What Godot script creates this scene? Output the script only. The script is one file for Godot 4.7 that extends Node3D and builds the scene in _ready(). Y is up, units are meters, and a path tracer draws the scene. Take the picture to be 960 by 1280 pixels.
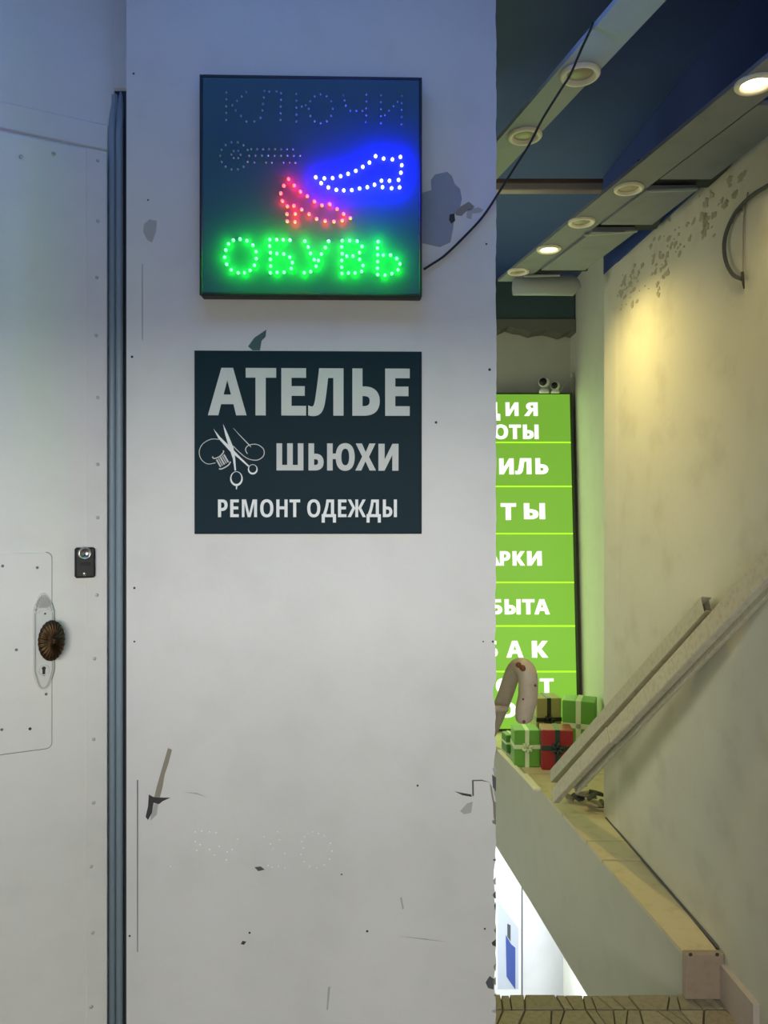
extends Node3D
# A stairwell seen from an entrance hall: a painted pillar with two signs, a metal-clad door on the left,
# and a dim landing with a green light box on the right.  Units are metres, the eye is 1.5 m above the hall floor.

const F := 961.0          # focal length in pixels of the 960 x 1280 frame
const EYE := 1.5
const LEDGE := 0.139      # top of the curb beside the stairwell
const SOFFIT := 2.53      # underside of the lamp strips
const PF := Vector2(0.0, -1.73)          # a point of the pillar's face
const LC := Vector2(-0.639, -1.78)       # corner in which the door wall ends
var FU := Vector2(cos(0.0244), -sin(0.0244))
var LU := Vector2(0.883, -0.469).normalized()
var rng := RandomNumberGenerator.new()
var M := {}
var used := {}

# ------------------------------------------------------------------ places
func at(x: float, y: float, z: float) -> Vector3:
	return Vector3((x - 480.0) / F * z, EYE - (y - 640.0) / F * z, -z)

func on_level(x: float, y: float, h: float) -> Vector3:
	return at(x, y, (EYE - h) * F / (y - 640.0))

func on_wall(x: float, y: float, c: Vector2, u: Vector2) -> Vector2:   # along the wall, height
	var rx := (x - 480.0) / F
	var s := (-rx * c.y - c.x) / (u.x + rx * u.y)
	var z := -(c.y + s * u.y)
	return Vector2(s, EYE - (y - 640.0) / F * z)

func fr(x: float, y: float) -> Vector2:
	return on_wall(x, y, PF, FU)

func lf(x: float, y: float) -> Vector2:
	return on_wall(x, y, LC, LU)

func wall_frame(c: Vector2, u: Vector2) -> Transform3D:
	return Transform3D(Basis(Vector3(u.x, 0, u.y), Vector3.UP, Vector3(u.x, 0, u.y).cross(Vector3.UP)), Vector3(c.x, 0, c.y))

func right_x(z: float) -> float:        # the right wall's face at a distance
	return 0.99 - 0.055 * (z - 3.44)

# ------------------------------------------------------------------ shapes
func mb() -> SurfaceTool:
	var st := SurfaceTool.new()
	st.begin(Mesh.PRIMITIVE_TRIANGLES)
	st.set_smooth_group(-1)
	return st

func tri(st: SurfaceTool, a: Vector3, b: Vector3, c: Vector3, out: Vector3) -> void:
	if (a - c).cross(a - b).dot(out) < 0.0:
		var t := b
		b = c
		c = t
	st.add_vertex(a)
	st.add_vertex(b)
	st.add_vertex(c)

func quad(st: SurfaceTool, a: Vector3, b: Vector3, c: Vector3, d: Vector3, out: Vector3) -> void:
	tri(st, a, b, c, out)
	tri(st, a, c, d, out)

func cbox(st: SurfaceTool, size: Vector3, xf := Transform3D(), ch := 0.002) -> void:   # a box with chamfered edges about its centre
	var h := size / 2.0
	ch = minf(ch, minf(h.x, minf(h.y, h.z)) * 0.9)
	for ax in 3:
		var b1 := (ax + 1) % 3
		var b2 := (ax + 2) % 3
		for s in [-1.0, 1.0]:
			var q := []
			for k in [[-1.0, -1.0], [1.0, -1.0], [1.0, 1.0], [-1.0, 1.0]]:
				var v := Vector3()
				v[ax] = s * h[ax]
				v[b1] = k[0] * (h[b1] - ch)
				v[b2] = k[1] * (h[b2] - ch)
				q.append(xf * v)
			var o := Vector3()
			o[ax] = s
			quad(st, q[0], q[1], q[2], q[3], xf.basis * o)
		for s1 in [-1.0, 1.0]:
			for s2 in [-1.0, 1.0]:
				var q := []
				for k in [[-1.0, 0], [1.0, 0], [1.0, 1], [-1.0, 1]]:
					var v := Vector3()
					v[ax] = k[0] * (h[ax] - ch)
					v[b1] = s1 * (h[b1] - (ch if k[1] == 0 else 0.0))
					v[b2] = s2 * (h[b2] - (0.0 if k[1] == 0 else ch))
					q.append(xf * v)
				var o := Vector3()
				o[b1] = s1
				o[b2] = s2
				quad(st, q[0], q[1], q[2], q[3], xf.basis * o)
	for sx in [-1.0, 1.0]:
		for sy in [-1.0, 1.0]:
			for sz in [-1.0, 1.0]:
				var s := Vector3(sx, sy, sz)
				var p := []
				for k in 3:
					var v := s * (h - Vector3.ONE * ch)
					v[k] = s[k] * h[k]
					p.append(xf * v)
				tri(st, p[0], p[1], p[2], xf.basis * s)

func prism(st: SurfaceTool, pts: PackedVector2Array, z0: float, z1: float, xf := Transform3D(), inset := 0.0) -> void:   # outline in x, y pulled from z0 to z1
	var idx := Geometry2D.triangulate_polygon(pts)
	var mid := Vector2()
	for p in pts:
		mid += p / pts.size()
	var top := PackedVector2Array()
	for p in pts:
		top.append(p if inset == 0.0 else p + (mid - p).normalized() * minf(inset, mid.distance_to(p) * 0.5))
	var fz: float = signf(z1 - z0)
	for k in range(0, idx.size(), 3):
		var t := [top[idx[k]], top[idx[k + 1]], top[idx[k + 2]]]
		var l := [pts[idx[k]], pts[idx[k + 1]], pts[idx[k + 2]]]
		tri(st, xf * Vector3(t[0].x, t[0].y, z1), xf * Vector3(t[1].x, t[1].y, z1), xf * Vector3(t[2].x, t[2].y, z1), xf.basis * Vector3(0, 0, fz))
		tri(st, xf * Vector3(l[0].x, l[0].y, z0), xf * Vector3(l[1].x, l[1].y, z0), xf * Vector3(l[2].x, l[2].y, z0), xf.basis * Vector3(0, 0, -fz))
	var turn := -1.0 if Geometry2D.is_polygon_clockwise(pts) else 1.0
	for k in pts.size():
		var j := (k + 1) % pts.size()
		var e := pts[j] - pts[k]
		quad(st, xf * Vector3(pts[k].x, pts[k].y, z0), xf * Vector3(pts[j].x, pts[j].y, z0), xf * Vector3(top[j].x, top[j].y, z1), xf * Vector3(top[k].x, top[k].y, z1), xf.basis * Vector3(e.y, -e.x, 0) * turn)

func vprism(st: SurfaceTool, foot: PackedVector2Array, y0: float, y1: float) -> void:   # footprint in x, z
	prism(st, foot, -y0, -y1, Transform3D(Basis(Vector3.RIGHT, Vector3.BACK, Vector3.DOWN), Vector3.ZERO))

func vbox(st: SurfaceTool, x0: float, x1: float, y0: float, y1: float, z0: float, z1: float, ch := 0.003) -> void:
	cbox(st, Vector3(absf(x1 - x0), absf(y1 - y0), absf(z1 - z0)), Transform3D(Basis(), Vector3(x0 + x1, y0 + y1, z0 + z1) / 2.0), ch)

func tube(st: SurfaceTool, path: PackedVector3Array, radii: Array, sides := 8, flat := 1.0) -> void:   # radii: one, or one per point
	st.set_smooth_group(0)
	var n := path.size()
	var up := Vector3(0.13, 0.2, 1.0).normalized()
	var rings := []
	for k in n:
		var d := (path[mini(k + 1, n - 1)] - path[maxi(k - 1, 0)]).normalized()
		var s := d.cross(up).normalized()
		var t := s.cross(d).normalized()
		up = t
		var r: float = radii[mini(k, radii.size() - 1)]
		var ring := []
		for i in sides:
			var a := TAU * i / sides
			ring.append(path[k] + s * cos(a) * r + t * sin(a) * r * flat)
		rings.append(ring)
	for k in n - 1:
		for i in sides:
			var j := (i + 1) % sides
			var mid: Vector3 = (rings[k][i] + rings[k][j]) / 2.0 - path[k]
			quad(st, rings[k][i], rings[k][j], rings[k + 1][j], rings[k + 1][i], mid)
	for e in [0, n - 1]:
		var o := (path[0] - path[1]) if e == 0 else (path[n - 1] - path[n - 2])
		for i in sides:
			tri(st, path[e], rings[e][i], rings[e][(i + 1) % sides], o)
	st.set_smooth_group(-1)

func spline(pts: Array, steps := 6) -> PackedVector3Array:
	var out := PackedVector3Array()
	for k in pts.size() - 1:
		var a: Vector3 = pts[maxi(k - 1, 0)]
		var b: Vector3 = pts[k]
		var c: Vector3 = pts[k + 1]
		var d: Vector3 = pts[mini(k + 2, pts.size() - 1)]
		for i in steps:
			out.append(b.cubic_interpolate(c, a, d, float(i) / steps))
	out.append(pts[-1])
	return out

func lathe(st: SurfaceTool, prof: PackedVector2Array, sides: int, xf := Transform3D(), smooth := true, flutes := 0, depth := 0.0, sx := 1.0) -> void:   # profile (radius, z) turned about z
	st.set_smooth_group(0 if smooth else -1)
	var rings := []
	for p in prof:
		var ring := []
		for i in sides:
			var a := TAU * i / sides
			var w := 0.0
			if flutes:
				w = depth * cos(a * flutes) * smoothstep(0.0, 0.4, p.x / prof[prof.size() / 2].x)
			ring.append(Vector3(cos(a) * p.x * sx, sin(a) * p.x, p.y + w * (1.0 if p.x > 0.0 else 0.0)))
		rings.append(ring)
	for k in prof.size() - 1:
		var dp := prof[k + 1] - prof[k]
		for i in sides:
			var j := (i + 1) % sides
			var a := TAU * (i + 0.5) / sides
			var out := Vector3(cos(a) * dp.y, sin(a) * dp.y, -dp.x)
			if prof[k].x > 0.0:
				tri(st, xf * rings[k][i], xf * rings[k][j], xf * rings[k + 1][j], xf.basis * out)
			if prof[k + 1].x > 0.0:
				tri(st, xf * rings[k][i], xf * rings[k + 1][j], xf * rings[k + 1][i], xf.basis * out)
	st.set_smooth_group(-1)

func bar(st: SurfaceTool, a: Vector3, b: Vector3, w: float, t: float, side: Vector3, ch := 0.003) -> void:   # a beam from a to b, t thick along side and w the other way
	var d := (b - a).normalized()
	var s := (side - d * side.dot(d)).normalized()
	var o := d.cross(s)
	cbox(st, Vector3(t, w, a.distance_to(b)), Transform3D(Basis(s, o, -d) if s.cross(o).dot(-d) > 0 else Basis(s, -o, -d), (a + b) / 2.0), ch)

func ribbon(st: SurfaceTool, pts: PackedVector2Array, ws: Array, z0: float, z1: float, closed := false) -> void:   # a flat stroke in x, y
	var n := pts.size()
	var lft := PackedVector2Array()
	var rgt := PackedVector2Array()
	for k in n:
		var p0 := pts[(k - 1 + n) % n] if closed else pts[maxi(k - 1, 0)]
		var p1 := pts[(k + 1) % n] if closed else pts[mini(k + 1, n - 1)]
		var d := (p1 - p0).normalized()
		var w: float = ws[mini(k, ws.size() - 1)] / 2.0
		lft.append(pts[k] + Vector2(-d.y, d.x) * w)
		rgt.append(pts[k] - Vector2(-d.y, d.x) * w)
	for k in (n if closed else n - 1):
		var j := (k + 1) % n
		quad(st, Vector3(lft[k].x, lft[k].y, z1), Vector3(lft[j].x, lft[j].y, z1), Vector3(rgt[j].x, rgt[j].y, z1), Vector3(rgt[k].x, rgt[k].y, z1), Vector3(0, 0, 1))
		quad(st, Vector3(lft[k].x, lft[k].y, z0), Vector3(lft[j].x, lft[j].y, z0), Vector3(lft[j].x, lft[j].y, z1), Vector3(lft[k].x, lft[k].y, z1), Vector3(lft[k].x - rgt[k].x, lft[k].y - rgt[k].y, 0))
		quad(st, Vector3(rgt[k].x, rgt[k].y, z0), Vector3(rgt[j].x, rgt[j].y, z0), Vector3(rgt[j].x, rgt[j].y, z1), Vector3(rgt[k].x, rgt[k].y, z1), Vector3(rgt[k].x - lft[k].x, rgt[k].y - lft[k].y, 0))

# ------------------------------------------------------------------ objects
func numbered(called: String) -> String:
	if not used.has(called):
		used[called] = 0
		return called
	used[called] += 1
	return "%s_%03d" % [called, used[called]]

func tag(o: Node, label: String, category := "", group := "", kind := "") -> Node:
	if label:
		o.set_meta("label", label)
	if category:
		o.set_meta("category", category)
	if group:
		o.set_meta("group", group)
	if kind:
		o.set_meta("kind", kind)
	return o

func thing(called: String, label: String, category: String, where := Transform3D(), group := "", kind := "") -> Node3D:
	var o := Node3D.new()
	o.name = numbered(called)
	add_child(o, true)
	o.transform = where
	tag(o, label, category, group, kind)
	return o

func put(called: String, mesh: Mesh, m: Material, parent: Node, label := "") -> MeshInstance3D:
	var o := MeshInstance3D.new()
	o.mesh = mesh
	o.material_override = m
	o.name = numbered(called) if parent == self else called
	parent.add_child(o, true)
	if label:
		o.set_meta("label", label)
	return o

func build(called: String, st: SurfaceTool, m: Material, parent: Node, label := "") -> MeshInstance3D:
	st.generate_normals()
	return put(called, st.commit(), m, parent, label)

func struct(called: String, label: String, category := "wall", where := Transform3D()) -> Node3D:
	return thing(called, label, category, where, "", "structure")

func omni(called: String, parent: Node, p: Vector3, c: Color, e: float, size := 0.01) -> void:
	var l := OmniLight3D.new()
	l.name = called
	l.position = p
	l.light_color = c
	l.light_energy = e
	l.light_size = size
	l.omni_range = 12.0
	l.omni_attenuation = 2.0
	l.shadow_enabled = true
	parent.add_child(l, true)

func area(called: String, where: Transform3D, size: Vector2, c: Color, e: float) -> void:
	var l := AreaLight3D.new()
	l.name = called
	l.transform = where
	l.area_size = size
	l.light_color = c
	l.light_energy = e
	l.area_range = 20.0
	l.area_attenuation = 2.0
	l.shadow_enabled = true
	add_child(l, true)

# ------------------------------------------------------------------ materials
func noise(freq: float, lo: Color, hi: Color, kind := FastNoiseLite.TYPE_SIMPLEX_SMOOTH, size := 512, oct := 5, sd := 1, mid := 0.5) -> NoiseTexture2D:
	var n := FastNoiseLite.new()
	n.noise_type = kind
	n.frequency = freq
	n.fractal_octaves = oct
	n.seed = sd
	var g := Gradient.new()
	g.offsets = PackedFloat32Array([0.0, mid, 1.0])
	g.colors = PackedColorArray([lo, lo.lerp(hi, 0.8), hi])
	var t := NoiseTexture2D.new()
	t.width = size
	t.height = size
	t.seamless = true
	t.noise = n
	t.color_ramp = g
	return t

func flat(c: Color, rough := 0.7, metal := 0.0, spec := 0.5) -> StandardMaterial3D:
	var m := StandardMaterial3D.new()
	m.albedo_color = c
	m.roughness = rough
	m.metallic = metal
	m.metallic_specular = spec
	return m

func worn(c: Color, rough: float, tex: Texture2D, scale := 1.0, relief := 0.0, rtex: Texture2D = null, rscale := 4.0) -> StandardMaterial3D:
	var m := flat(c, rough)
	m.albedo_texture = tex
	m.uv1_triplanar = true
	m.uv1_world_triplanar = true
	m.uv1_scale = Vector3.ONE * scale
	if relief > 0.0:
		m.heightmap_enabled = true
		m.heightmap_texture = rtex if rtex else tex
		m.heightmap_scale = relief
	return m

func glow(c: Color, e: float) -> StandardMaterial3D:
	var m := flat(c, 0.5)
	m.emission_enabled = true
	m.emission = c
	m.emission_energy_multiplier = e
	return m

func rgb(r: int, g: int, b: int) -> Color:
	return Color(r / 255.0, g / 255.0, b / 255.0)

func materials() -> void:
	var soft := noise(0.006, Color(0.965, 0.965, 0.962), Color.WHITE, FastNoiseLite.TYPE_SIMPLEX_SMOOTH, 1024, 7, 3)
	var dirty := noise(0.005, Color(0.92, 0.915, 0.90), Color.WHITE, FastNoiseLite.TYPE_SIMPLEX_SMOOTH, 1024, 7, 8, 0.4)
	var grain := noise(0.02, Color(0.88, 0.86, 0.82), Color.WHITE, FastNoiseLite.TYPE_SIMPLEX, 512, 6, 5)
	var fine := noise(0.03, Color(0.55, 0.55, 0.55), Color.WHITE, FastNoiseLite.TYPE_SIMPLEX_SMOOTH, 512, 5, 11)
	M.paint = worn(rgb(214, 213, 211), 0.42, soft, 0.9, 0.10, fine)
	M.door = worn(rgb(218, 217, 212), 0.4, soft, 1.3, 0.05, fine)
	M.plaster = worn(rgb(206, 205, 188), 0.75, dirty, 0.7, 0.15, fine)
	M.plaster_grey = worn(rgb(196, 197, 186), 0.65, soft, 0.7, 0.1)
	M.lower = worn(rgb(238, 240, 240), 0.5, soft, 0.5)
	M.cap = worn(rgb(206, 194, 158), 0.65, dirty, 2.5, 0.1)
	M.board = worn(rgb(192, 188, 168), 0.6, grain, 3.0, 0.05)
	M.board_grey = worn(rgb(180, 178, 158), 0.55, grain, 3.0, 0.05)
	M.stone = []
	for c in [rgb(152, 146, 122), rgb(145, 139, 118), rgb(158, 151, 128), rgb(149, 141, 118)]:
		M.stone.append(worn(c, 0.7, grain, 4.0, 0.15))
	M.joint = flat(rgb(112, 106, 88), 0.9)
	M.navy = worn(rgb(54, 78, 148), 0.6, soft, 0.6)
	M.strip = worn(rgb(150, 162, 170), 0.55, soft, 1.5)
	M.panel = worn(rgb(118, 124, 138), 0.6, dirty, 1.2)
	M.jamb = worn(rgb(140, 158, 172), 0.4, soft, 1.5)
	M.beam = flat(rgb(66, 88, 92), 0.8)
	M.torn = flat(rgb(112, 114, 104), 0.9)
	M.flake = flat(rgb(168, 165, 146), 0.9)
	M.curb = worn(rgb(184, 184, 164), 0.65, soft, 0.7, 0.1)
	M.end = worn(rgb(160, 142, 122), 0.6, dirty, 5.0)
	M.lath = flat(rgb(232, 226, 200), 0.6)
	M.outline_grey = flat(rgb(128, 128, 122), 0.8)
	M.ridge = flat(rgb(168, 170, 166), 0.4)
	M.groove = flat(rgb(42, 48, 54), 0.8)  # dark colour standing for recess shade; also the lock slot
	M.scar = worn(rgb(142, 150, 166), 0.7, soft, 2.0)
	M.scar_grey = flat(rgb(172, 171, 168), 0.8)
	M.scar_dark = flat(rgb(84, 86, 88), 0.85)
	M.scar_brown = flat(rgb(142, 134, 122), 0.85)
	M.chip = flat(rgb(60, 58, 56), 0.9)
	M.white_dot = flat(rgb(240, 240, 235), 0.5)
	M.sign_black = flat(rgb(20, 26, 32), 0.5)
	M.led_panel = flat(rgb(56, 90, 112), 0.32, 0.0, 0.35)
	M.teal = flat(rgb(24, 46, 56), 0.5, 0.0, 0.2)
	M.teal_chip = flat(rgb(58, 92, 92), 0.6)
	M.letter = flat(rgb(206, 206, 204), 0.5)
	M.letter_white = flat(rgb(236, 238, 238), 0.5)
	M.black = flat(rgb(20, 20, 22), 0.4)
	M.cable = flat(rgb(22, 22, 26), 0.5)
	M.steel = flat(rgb(176, 176, 172), 0.3, 1.0)
	M.bronze = flat(rgb(84, 66, 46), 0.42, 1.0)
	M.screw = flat(rgb(186, 184, 178), 0.45, 0.3)
	M.screw_dark = flat(rgb(120, 116, 110), 0.5, 0.5)
	M.white_paint = flat(rgb(202, 204, 200), 0.38)
	M.plastic = flat(rgb(226, 226, 222), 0.35)
	M.led_blue = glow(rgb(205, 215, 255), 3.0)
	M.led_red = glow(rgb(255, 120, 125), 1.1)
	M.led_green = glow(rgb(150, 255, 190), 1.1)
	M.led_off = flat(rgb(104, 132, 156), 0.5)
	M.lamp_lit = glow(rgb(255, 226, 176), 12.0)
	M.lamp_off = flat(rgb(150, 140, 118), 0.3)
	M.lamp_ring = flat(rgb(226, 222, 208), 0.3)
	M.green_row = []
	for k in 7:
		var e := 0.86 + 0.05 * k
		M.green_row.append(glow(rgb(132, 192, 60), e * 0.84))
		M.green_row[k].albedo_color = rgb(58, 104, 30)
	M.green_line = glow(rgb(178, 248, 40), 0.9)
	M.sign_white = glow(rgb(255, 255, 250), 0.95)
	M.sign_case = flat(rgb(60, 74, 50), 0.5)
	M.gift_green = flat(rgb(96, 158, 58), 0.35)
	M.gift_dark_green = flat(rgb(70, 128, 56), 0.35)
	M.gift_red = flat(rgb(150, 34, 42), 0.35)
	M.gift_brown = flat(rgb(150, 140, 84), 0.5)
	M.ribbon_white = flat(rgb(206, 220, 180), 0.3)
	M.ribbon_black = flat(rgb(40, 38, 30), 0.35)
	M.ribbon_teal = flat(rgb(38, 58, 54), 0.35)
	M.hose = worn(rgb(180, 168, 150), 0.5, dirty, 6.0)
	M.rust = flat(rgb(112, 66, 44), 0.8)
	M.rail_cap = worn(rgb(190, 178, 168), 0.6, soft, 4.0)
	M.poster_blue = flat(rgb(70, 90, 160), 0.4)
	M.poster_grey = flat(rgb(196, 204, 216), 0.4)
	M.brown = flat(rgb(118, 92, 78), 0.6)
	M.rubble = [flat(rgb(112, 106, 88), 0.9), flat(rgb(150, 142, 116), 0.9), flat(rgb(60, 58, 50), 0.9)]

# ------------------------------------------------------------------ lettering
func word(parent: Node, text: String, x0: float, x1: float, base: float, cap: float, z: float, m: Material, bold := 0.0, called := "lettering") -> void:   # fitted between x0 and x1, capitals from base to base + cap
	var f := SystemFont.new()
	f.font_names = PackedStringArray(["Droid Sans"])
	f.font_weight = 700
	var heavy := FontVariation.new()
	heavy.base_font = f
	heavy.variation_embolden = bold
	var ref := TextMesh.new()
	var t := TextMesh.new()
	for k in [ref, t]:
		k.font = heavy
		k.font_size = 64
		k.pixel_size = 0.01
		k.depth = 0.1
		k.curve_step = 0.8
	ref.text = "Н"
	t.text = text
	var rb := ref.get_aabb()
	var tb := t.get_aabb()
	var o := put(called, t, m, parent)
	var sx := (x1 - x0) / tb.size.x
	var sy := cap / rb.size.y
	# the text's baseline: bottom of a letter without descender set in the same way
	var bottom := tb.position.y
	if text.contains("Д") or text.contains("Ц"):
		bottom = tb.position.y + tb.size.y - (rb.size.y * 1.015)
	o.transform = Transform3D(Basis(Vector3(sx, 0, 0), Vector3(0, sy, 0), Vector3(0, 0, 0.016)), Vector3(x0 - tb.position.x * sx, base - bottom * sy, z))

func letter_i(parent: Node, x0: float, x1: float, base: float, cap: float, z: float, m: Material) -> void:   # a heavy Cyrillic letter with two posts and a rising stroke
	var w := (x1 - x0) * 0.31
	var r := x1 - w
	var l := x0 + w
	var p := PackedVector2Array([Vector2(x0, base), Vector2(l * 0.98 + x0 * 0.02, base), Vector2(r, base + cap * 0.58), Vector2(r, base), Vector2(x1, base), Vector2(x1, base + cap), Vector2(r * 0.98 + x1 * 0.02, base + cap), Vector2(l, base + cap * 0.42), Vector2(l, base + cap), Vector2(x0, base + cap)])
	var st := mb()
	prism(st, p, z - 0.0008, z + 0.0008)
	build("lettering", st, m, parent)

# ------------------------------------------------------------------ the scene
func _ready() -> void:
	rng.seed = 7
	var cam := Camera3D.new()
	cam.name = "camera"
	cam.position = Vector3(0, EYE, 0)
	cam.fov = rad_to_deg(2.0 * atan(640.0 / F))
	cam.near = 0.05
	cam.far = 60.0
	add_child(cam)
	cam.current = true
	var env := Environment.new()
	env.background_mode = Environment.BG_SKY
	var sky := Sky.new()
	var ps := ProceduralSkyMaterial.new()
	ps.sky_top_color = rgb(110, 150, 215)
	ps.sky_horizon_color = rgb(190, 205, 225)
	ps.ground_bottom_color = rgb(120, 118, 112)
	ps.ground_horizon_color = rgb(180, 185, 190)
	ps.sky_energy_multiplier = 0.35
	ps.ground_energy_multiplier = 0.3
	sky.sky_material = ps
	env.sky = sky
	env.tonemap_mode = Environment.TONE_MAPPER_LINEAR
	env.tonemap_exposure = 1.0
	env.sdfgi_enabled = true
	env.ssao_enabled = true
	env.ssil_enabled = true
	var we := WorldEnvironment.new()
	we.name = "environment"
	we.environment = env
	add_child(we)
	# daylight from the entrance behind the camera, and blue fill from an added, unseen roof hatch
	area("daylight_entrance", Transform3D(Basis(), Vector3(0.0, 1.89, 3.06)), Vector2(2.0, 0.55), Color(1.0, 1.0, 0.985), 13.0)
	area("added_entrance_fill", Transform3D(Basis(), Vector3(0.0, 1.3, 3.05)), Vector2(2.0, 1.4), Color(1.0, 0.98, 0.92), 5.0)  # added fill below the main daylight, softens its falloff up the pillar
	area("added_hatch_light", Transform3D(Basis(Vector3.RIGHT, -PI / 2), Vector3(-0.2, 3.05, -1.0)), Vector2(1.3, 0.45), Color(0.42, 0.64, 1.0), 0.66)
	area("added_stair_fill", Transform3D(Basis(Vector3.UP, -PI / 2), Vector3(-1.68, 1.5, -3.7)), Vector2(1.2, 1.4), Color(1.0, 0.98, 0.86), 1.9)  # added unseen source that brightens the curb wall and landing
	area("lower_room_light", Transform3D(Basis(Vector3.RIGHT, -PI / 2 + 0.5), Vector3(1.1, -0.75, -4.4)), Vector2(0.8, 0.5), Color(0.95, 0.98, 1.0), 12.0)
	materials()
	shell()
	pillar()
	door()
	stairwell()
	ceilings()
	led_sign()
	tailor_sign()
	light_box()
	gifts()
	boards()
	small_things()

# ------------------------------------------------------------------ the setting
func shell() -> void:
	var fl := struct("floor", "crazy-paved stone hall floor that ends at the stairwell", "floor")
	var st := mb()
	vprism(st, PackedVector2Array([Vector2(-2.2, 3.2), Vector2(1.5, 3.2), Vector2(1.5, -2.385), Vector2(-2.2, -2.385)]), -0.2, -0.012)
	build("slab", st, M.joint, fl)
	# the irregular stones in view, in two courses with a straight joint between them
	var rows := [-2.39, -2.318, -2.235, -2.13]
	var grid := []
	for r in rows.size():
		var line := []
		for c in 13:
			line.append(Vector2(0.16 + c * 0.088 + (rng.randf() - 0.5) * 0.07, rows[r] + (0.0 if r < 2 else (rng.randf() - 0.5) * 0.03)))
		grid.append(line)
	for r in rows.size() - 1:
		var shift: Array = grid[r + 1].duplicate()
		if r == 1:
			shift = grid[r + 1]
		for c in 12:
			var q := PackedVector2Array([grid[r][c], grid[r][c + 1], shift[c + 1], shift[c]])
			if rng.randf() < 0.6:   # broken in two at a slant
				var k := rng.randf_range(0.3, 0.7)
				var a: Vector2 = q[0].lerp(q[1], k)
				var b: Vector2 = q[3].lerp(q[2], clampf(k + rng.randf_range(-0.25, 0.25), 0.2, 0.8))
				stone(fl, PackedVector2Array([q[0], a, b, q[3]]))
				stone(fl, PackedVector2Array([a, q[1], q[2], b]))
			else:
				stone(fl, q)
	# right wall, from behind the camera to the corner of the alcove
	var wr := struct("wall_right", "yellowish plastered wall rising to the right of the stairwell curb")
	st = mb()
	vprism(st, PackedVector2Array([Vector2(right_x(3.44), -3.44), Vector2(right_x(-3.2), 3.2), Vector2(right_x(-3.2) + 0.4, 3.2), Vector2(right_x(3.44) + 0.4, -3.44)]), -3.0, 3.15)
	build("plaster_face", st, M.plaster, wr)
	st = mb()
	vprism(st, PackedVector2Array([Vector2(right_x(3.44) - 0.004, -3.445), Vector2(right_x(3.30) - 0.004, -3.30), Vector2(right_x(3.26) + 0.001, -3.26), Vector2(right_x(3.26) + 0.02, -3.26), Vector2(right_x(3.44) + 0.02, -3.445)]), LEDGE, 2.62)
	build("corner_band", st, M.plaster, wr)
	st = mb()
	vprism(st, PackedVector2Array([Vector2(right_x(3.44) - 0.006, -3.448), Vector2(right_x(0.9) - 0.006, -0.9), Vector2(right_x(0.9) + 0.02, -0.9), Vector2(right_x(3.44) + 0.02, -3.448)]), 2.565, 2.999)
	build("dark_upper_band", st, M.navy, wr)
	# plaster scars where the soffit panels were torn from the wall
	for s in [[Vector2(2.42, 2.46), 0.20, 0.10], [Vector2(2.80, 2.42), 0.20, 0.14], [Vector2(3.16, 2.42), 0.16, 0.10]]:
		st = mb()
		var d := Vector3(-0.055, 0, -1).normalized()
		for n in 44:
			var p := PackedVector2Array()
			var c: Vector2 = s[0] + Vector2(rng.randfn() * s[1] * 0.42, rng.randfn() * s[2] * 0.42)
			var size := rng.randf_range(0.004, 0.019)
			for k in 9:
				var a := TAU * k / 9.0
				var rr := size * rng.randf_range(0.35, 1.0)
				p.append(c + Vector2(cos(a) * rr * 1.5, sin(a) * rr))
			prism(st, p, 0.0, 0.0022, Transform3D(Basis(d, Vector3.UP, d.cross(Vector3.UP) * -1.0), Vector3(right_x(0.0), 0, 0)), 0.002)
		tag(build("plaster_flakes", st, M.flake, wr), "dark torn plaster under the soffit", "", "", "stuff")
	# alcove: side and back
	st = mb()
	vbox(st, 1.235, 1.5, -3.0, 3.15, -5.3, -3.4, 0.0)
	tag(build("wall_alcove", st, M.plaster_grey, self), "greenish plastered side wall of the alcove right of the light box", "wall", "", "structure")
	var wb := struct("wall_back", "plastered back wall of the alcove behind the green light box")
	st = mb()
	vbox(st, -1.7, 1.26, 0.0, 3.15, -5.3, -5.10, 0.0)
	build("plaster_face", st, M.plaster_grey, wb)
	st = mb()
	vbox(st, -1.7, 1.235, 2.72, 3.0, -5.11, -4.95, 0.01)
	build("beam", st, M.beam, wb)
	st = mb()
	var edge := PackedVector2Array([Vector2(0.3, 2.74)])
	for k in 21:
		edge.append(Vector2(0.3 + k * 0.05, 2.71 - rng.randf() * 0.04 - (0.03 if k > 10 else 0.0)))
	edge.append(Vector2(1.3, 2.74))
	prism(st, edge, -5.1, -4.94)
	build("torn_plaster", st, M.torn, wb)
	# left: the wall that holds the door, and the side of the hall
	var L := wall_frame(LC, LU)
	var wl := struct("wall_left", "pale painted wall above and beside the metal door", "wall", L)
	st = mb()
	cbox(st, Vector3(1.5, 3.15, 0.12), Transform3D(Basis(), Vector3(-0.735, 1.575, -0.072)), 0.0)
	build("painted_face", st, M.door, wl)
	st = mb()
	vbox(st, -2.2, -1.8, 0.0, 3.15, -1.4, 3.2, 0.0)
	tag(build("wall_hall", st, M.paint, self), "pale side wall of the hall beyond the metal door", "wall", "", "structure")
	# the rear of the hall with its entrance
	var re := struct("wall_rear", "pale rear wall of the hall round the open entrance")
	for b in [[-2.2, -1.1, 0.0, 3.15], [1.1, 1.5, 0.0, 3.15], [-1.1, 1.1, 2.75, 3.15]]:
		st = mb()
		vbox(st, b[0], b[1], b[2], b[3], 3.0, 3.2, 0.0)
		build("wall_piece", st, M.paint, re)
	var scr := struct("trim_4", "unseen slatted screen added behind the camera to dim the pillar foot", "screen")
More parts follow.
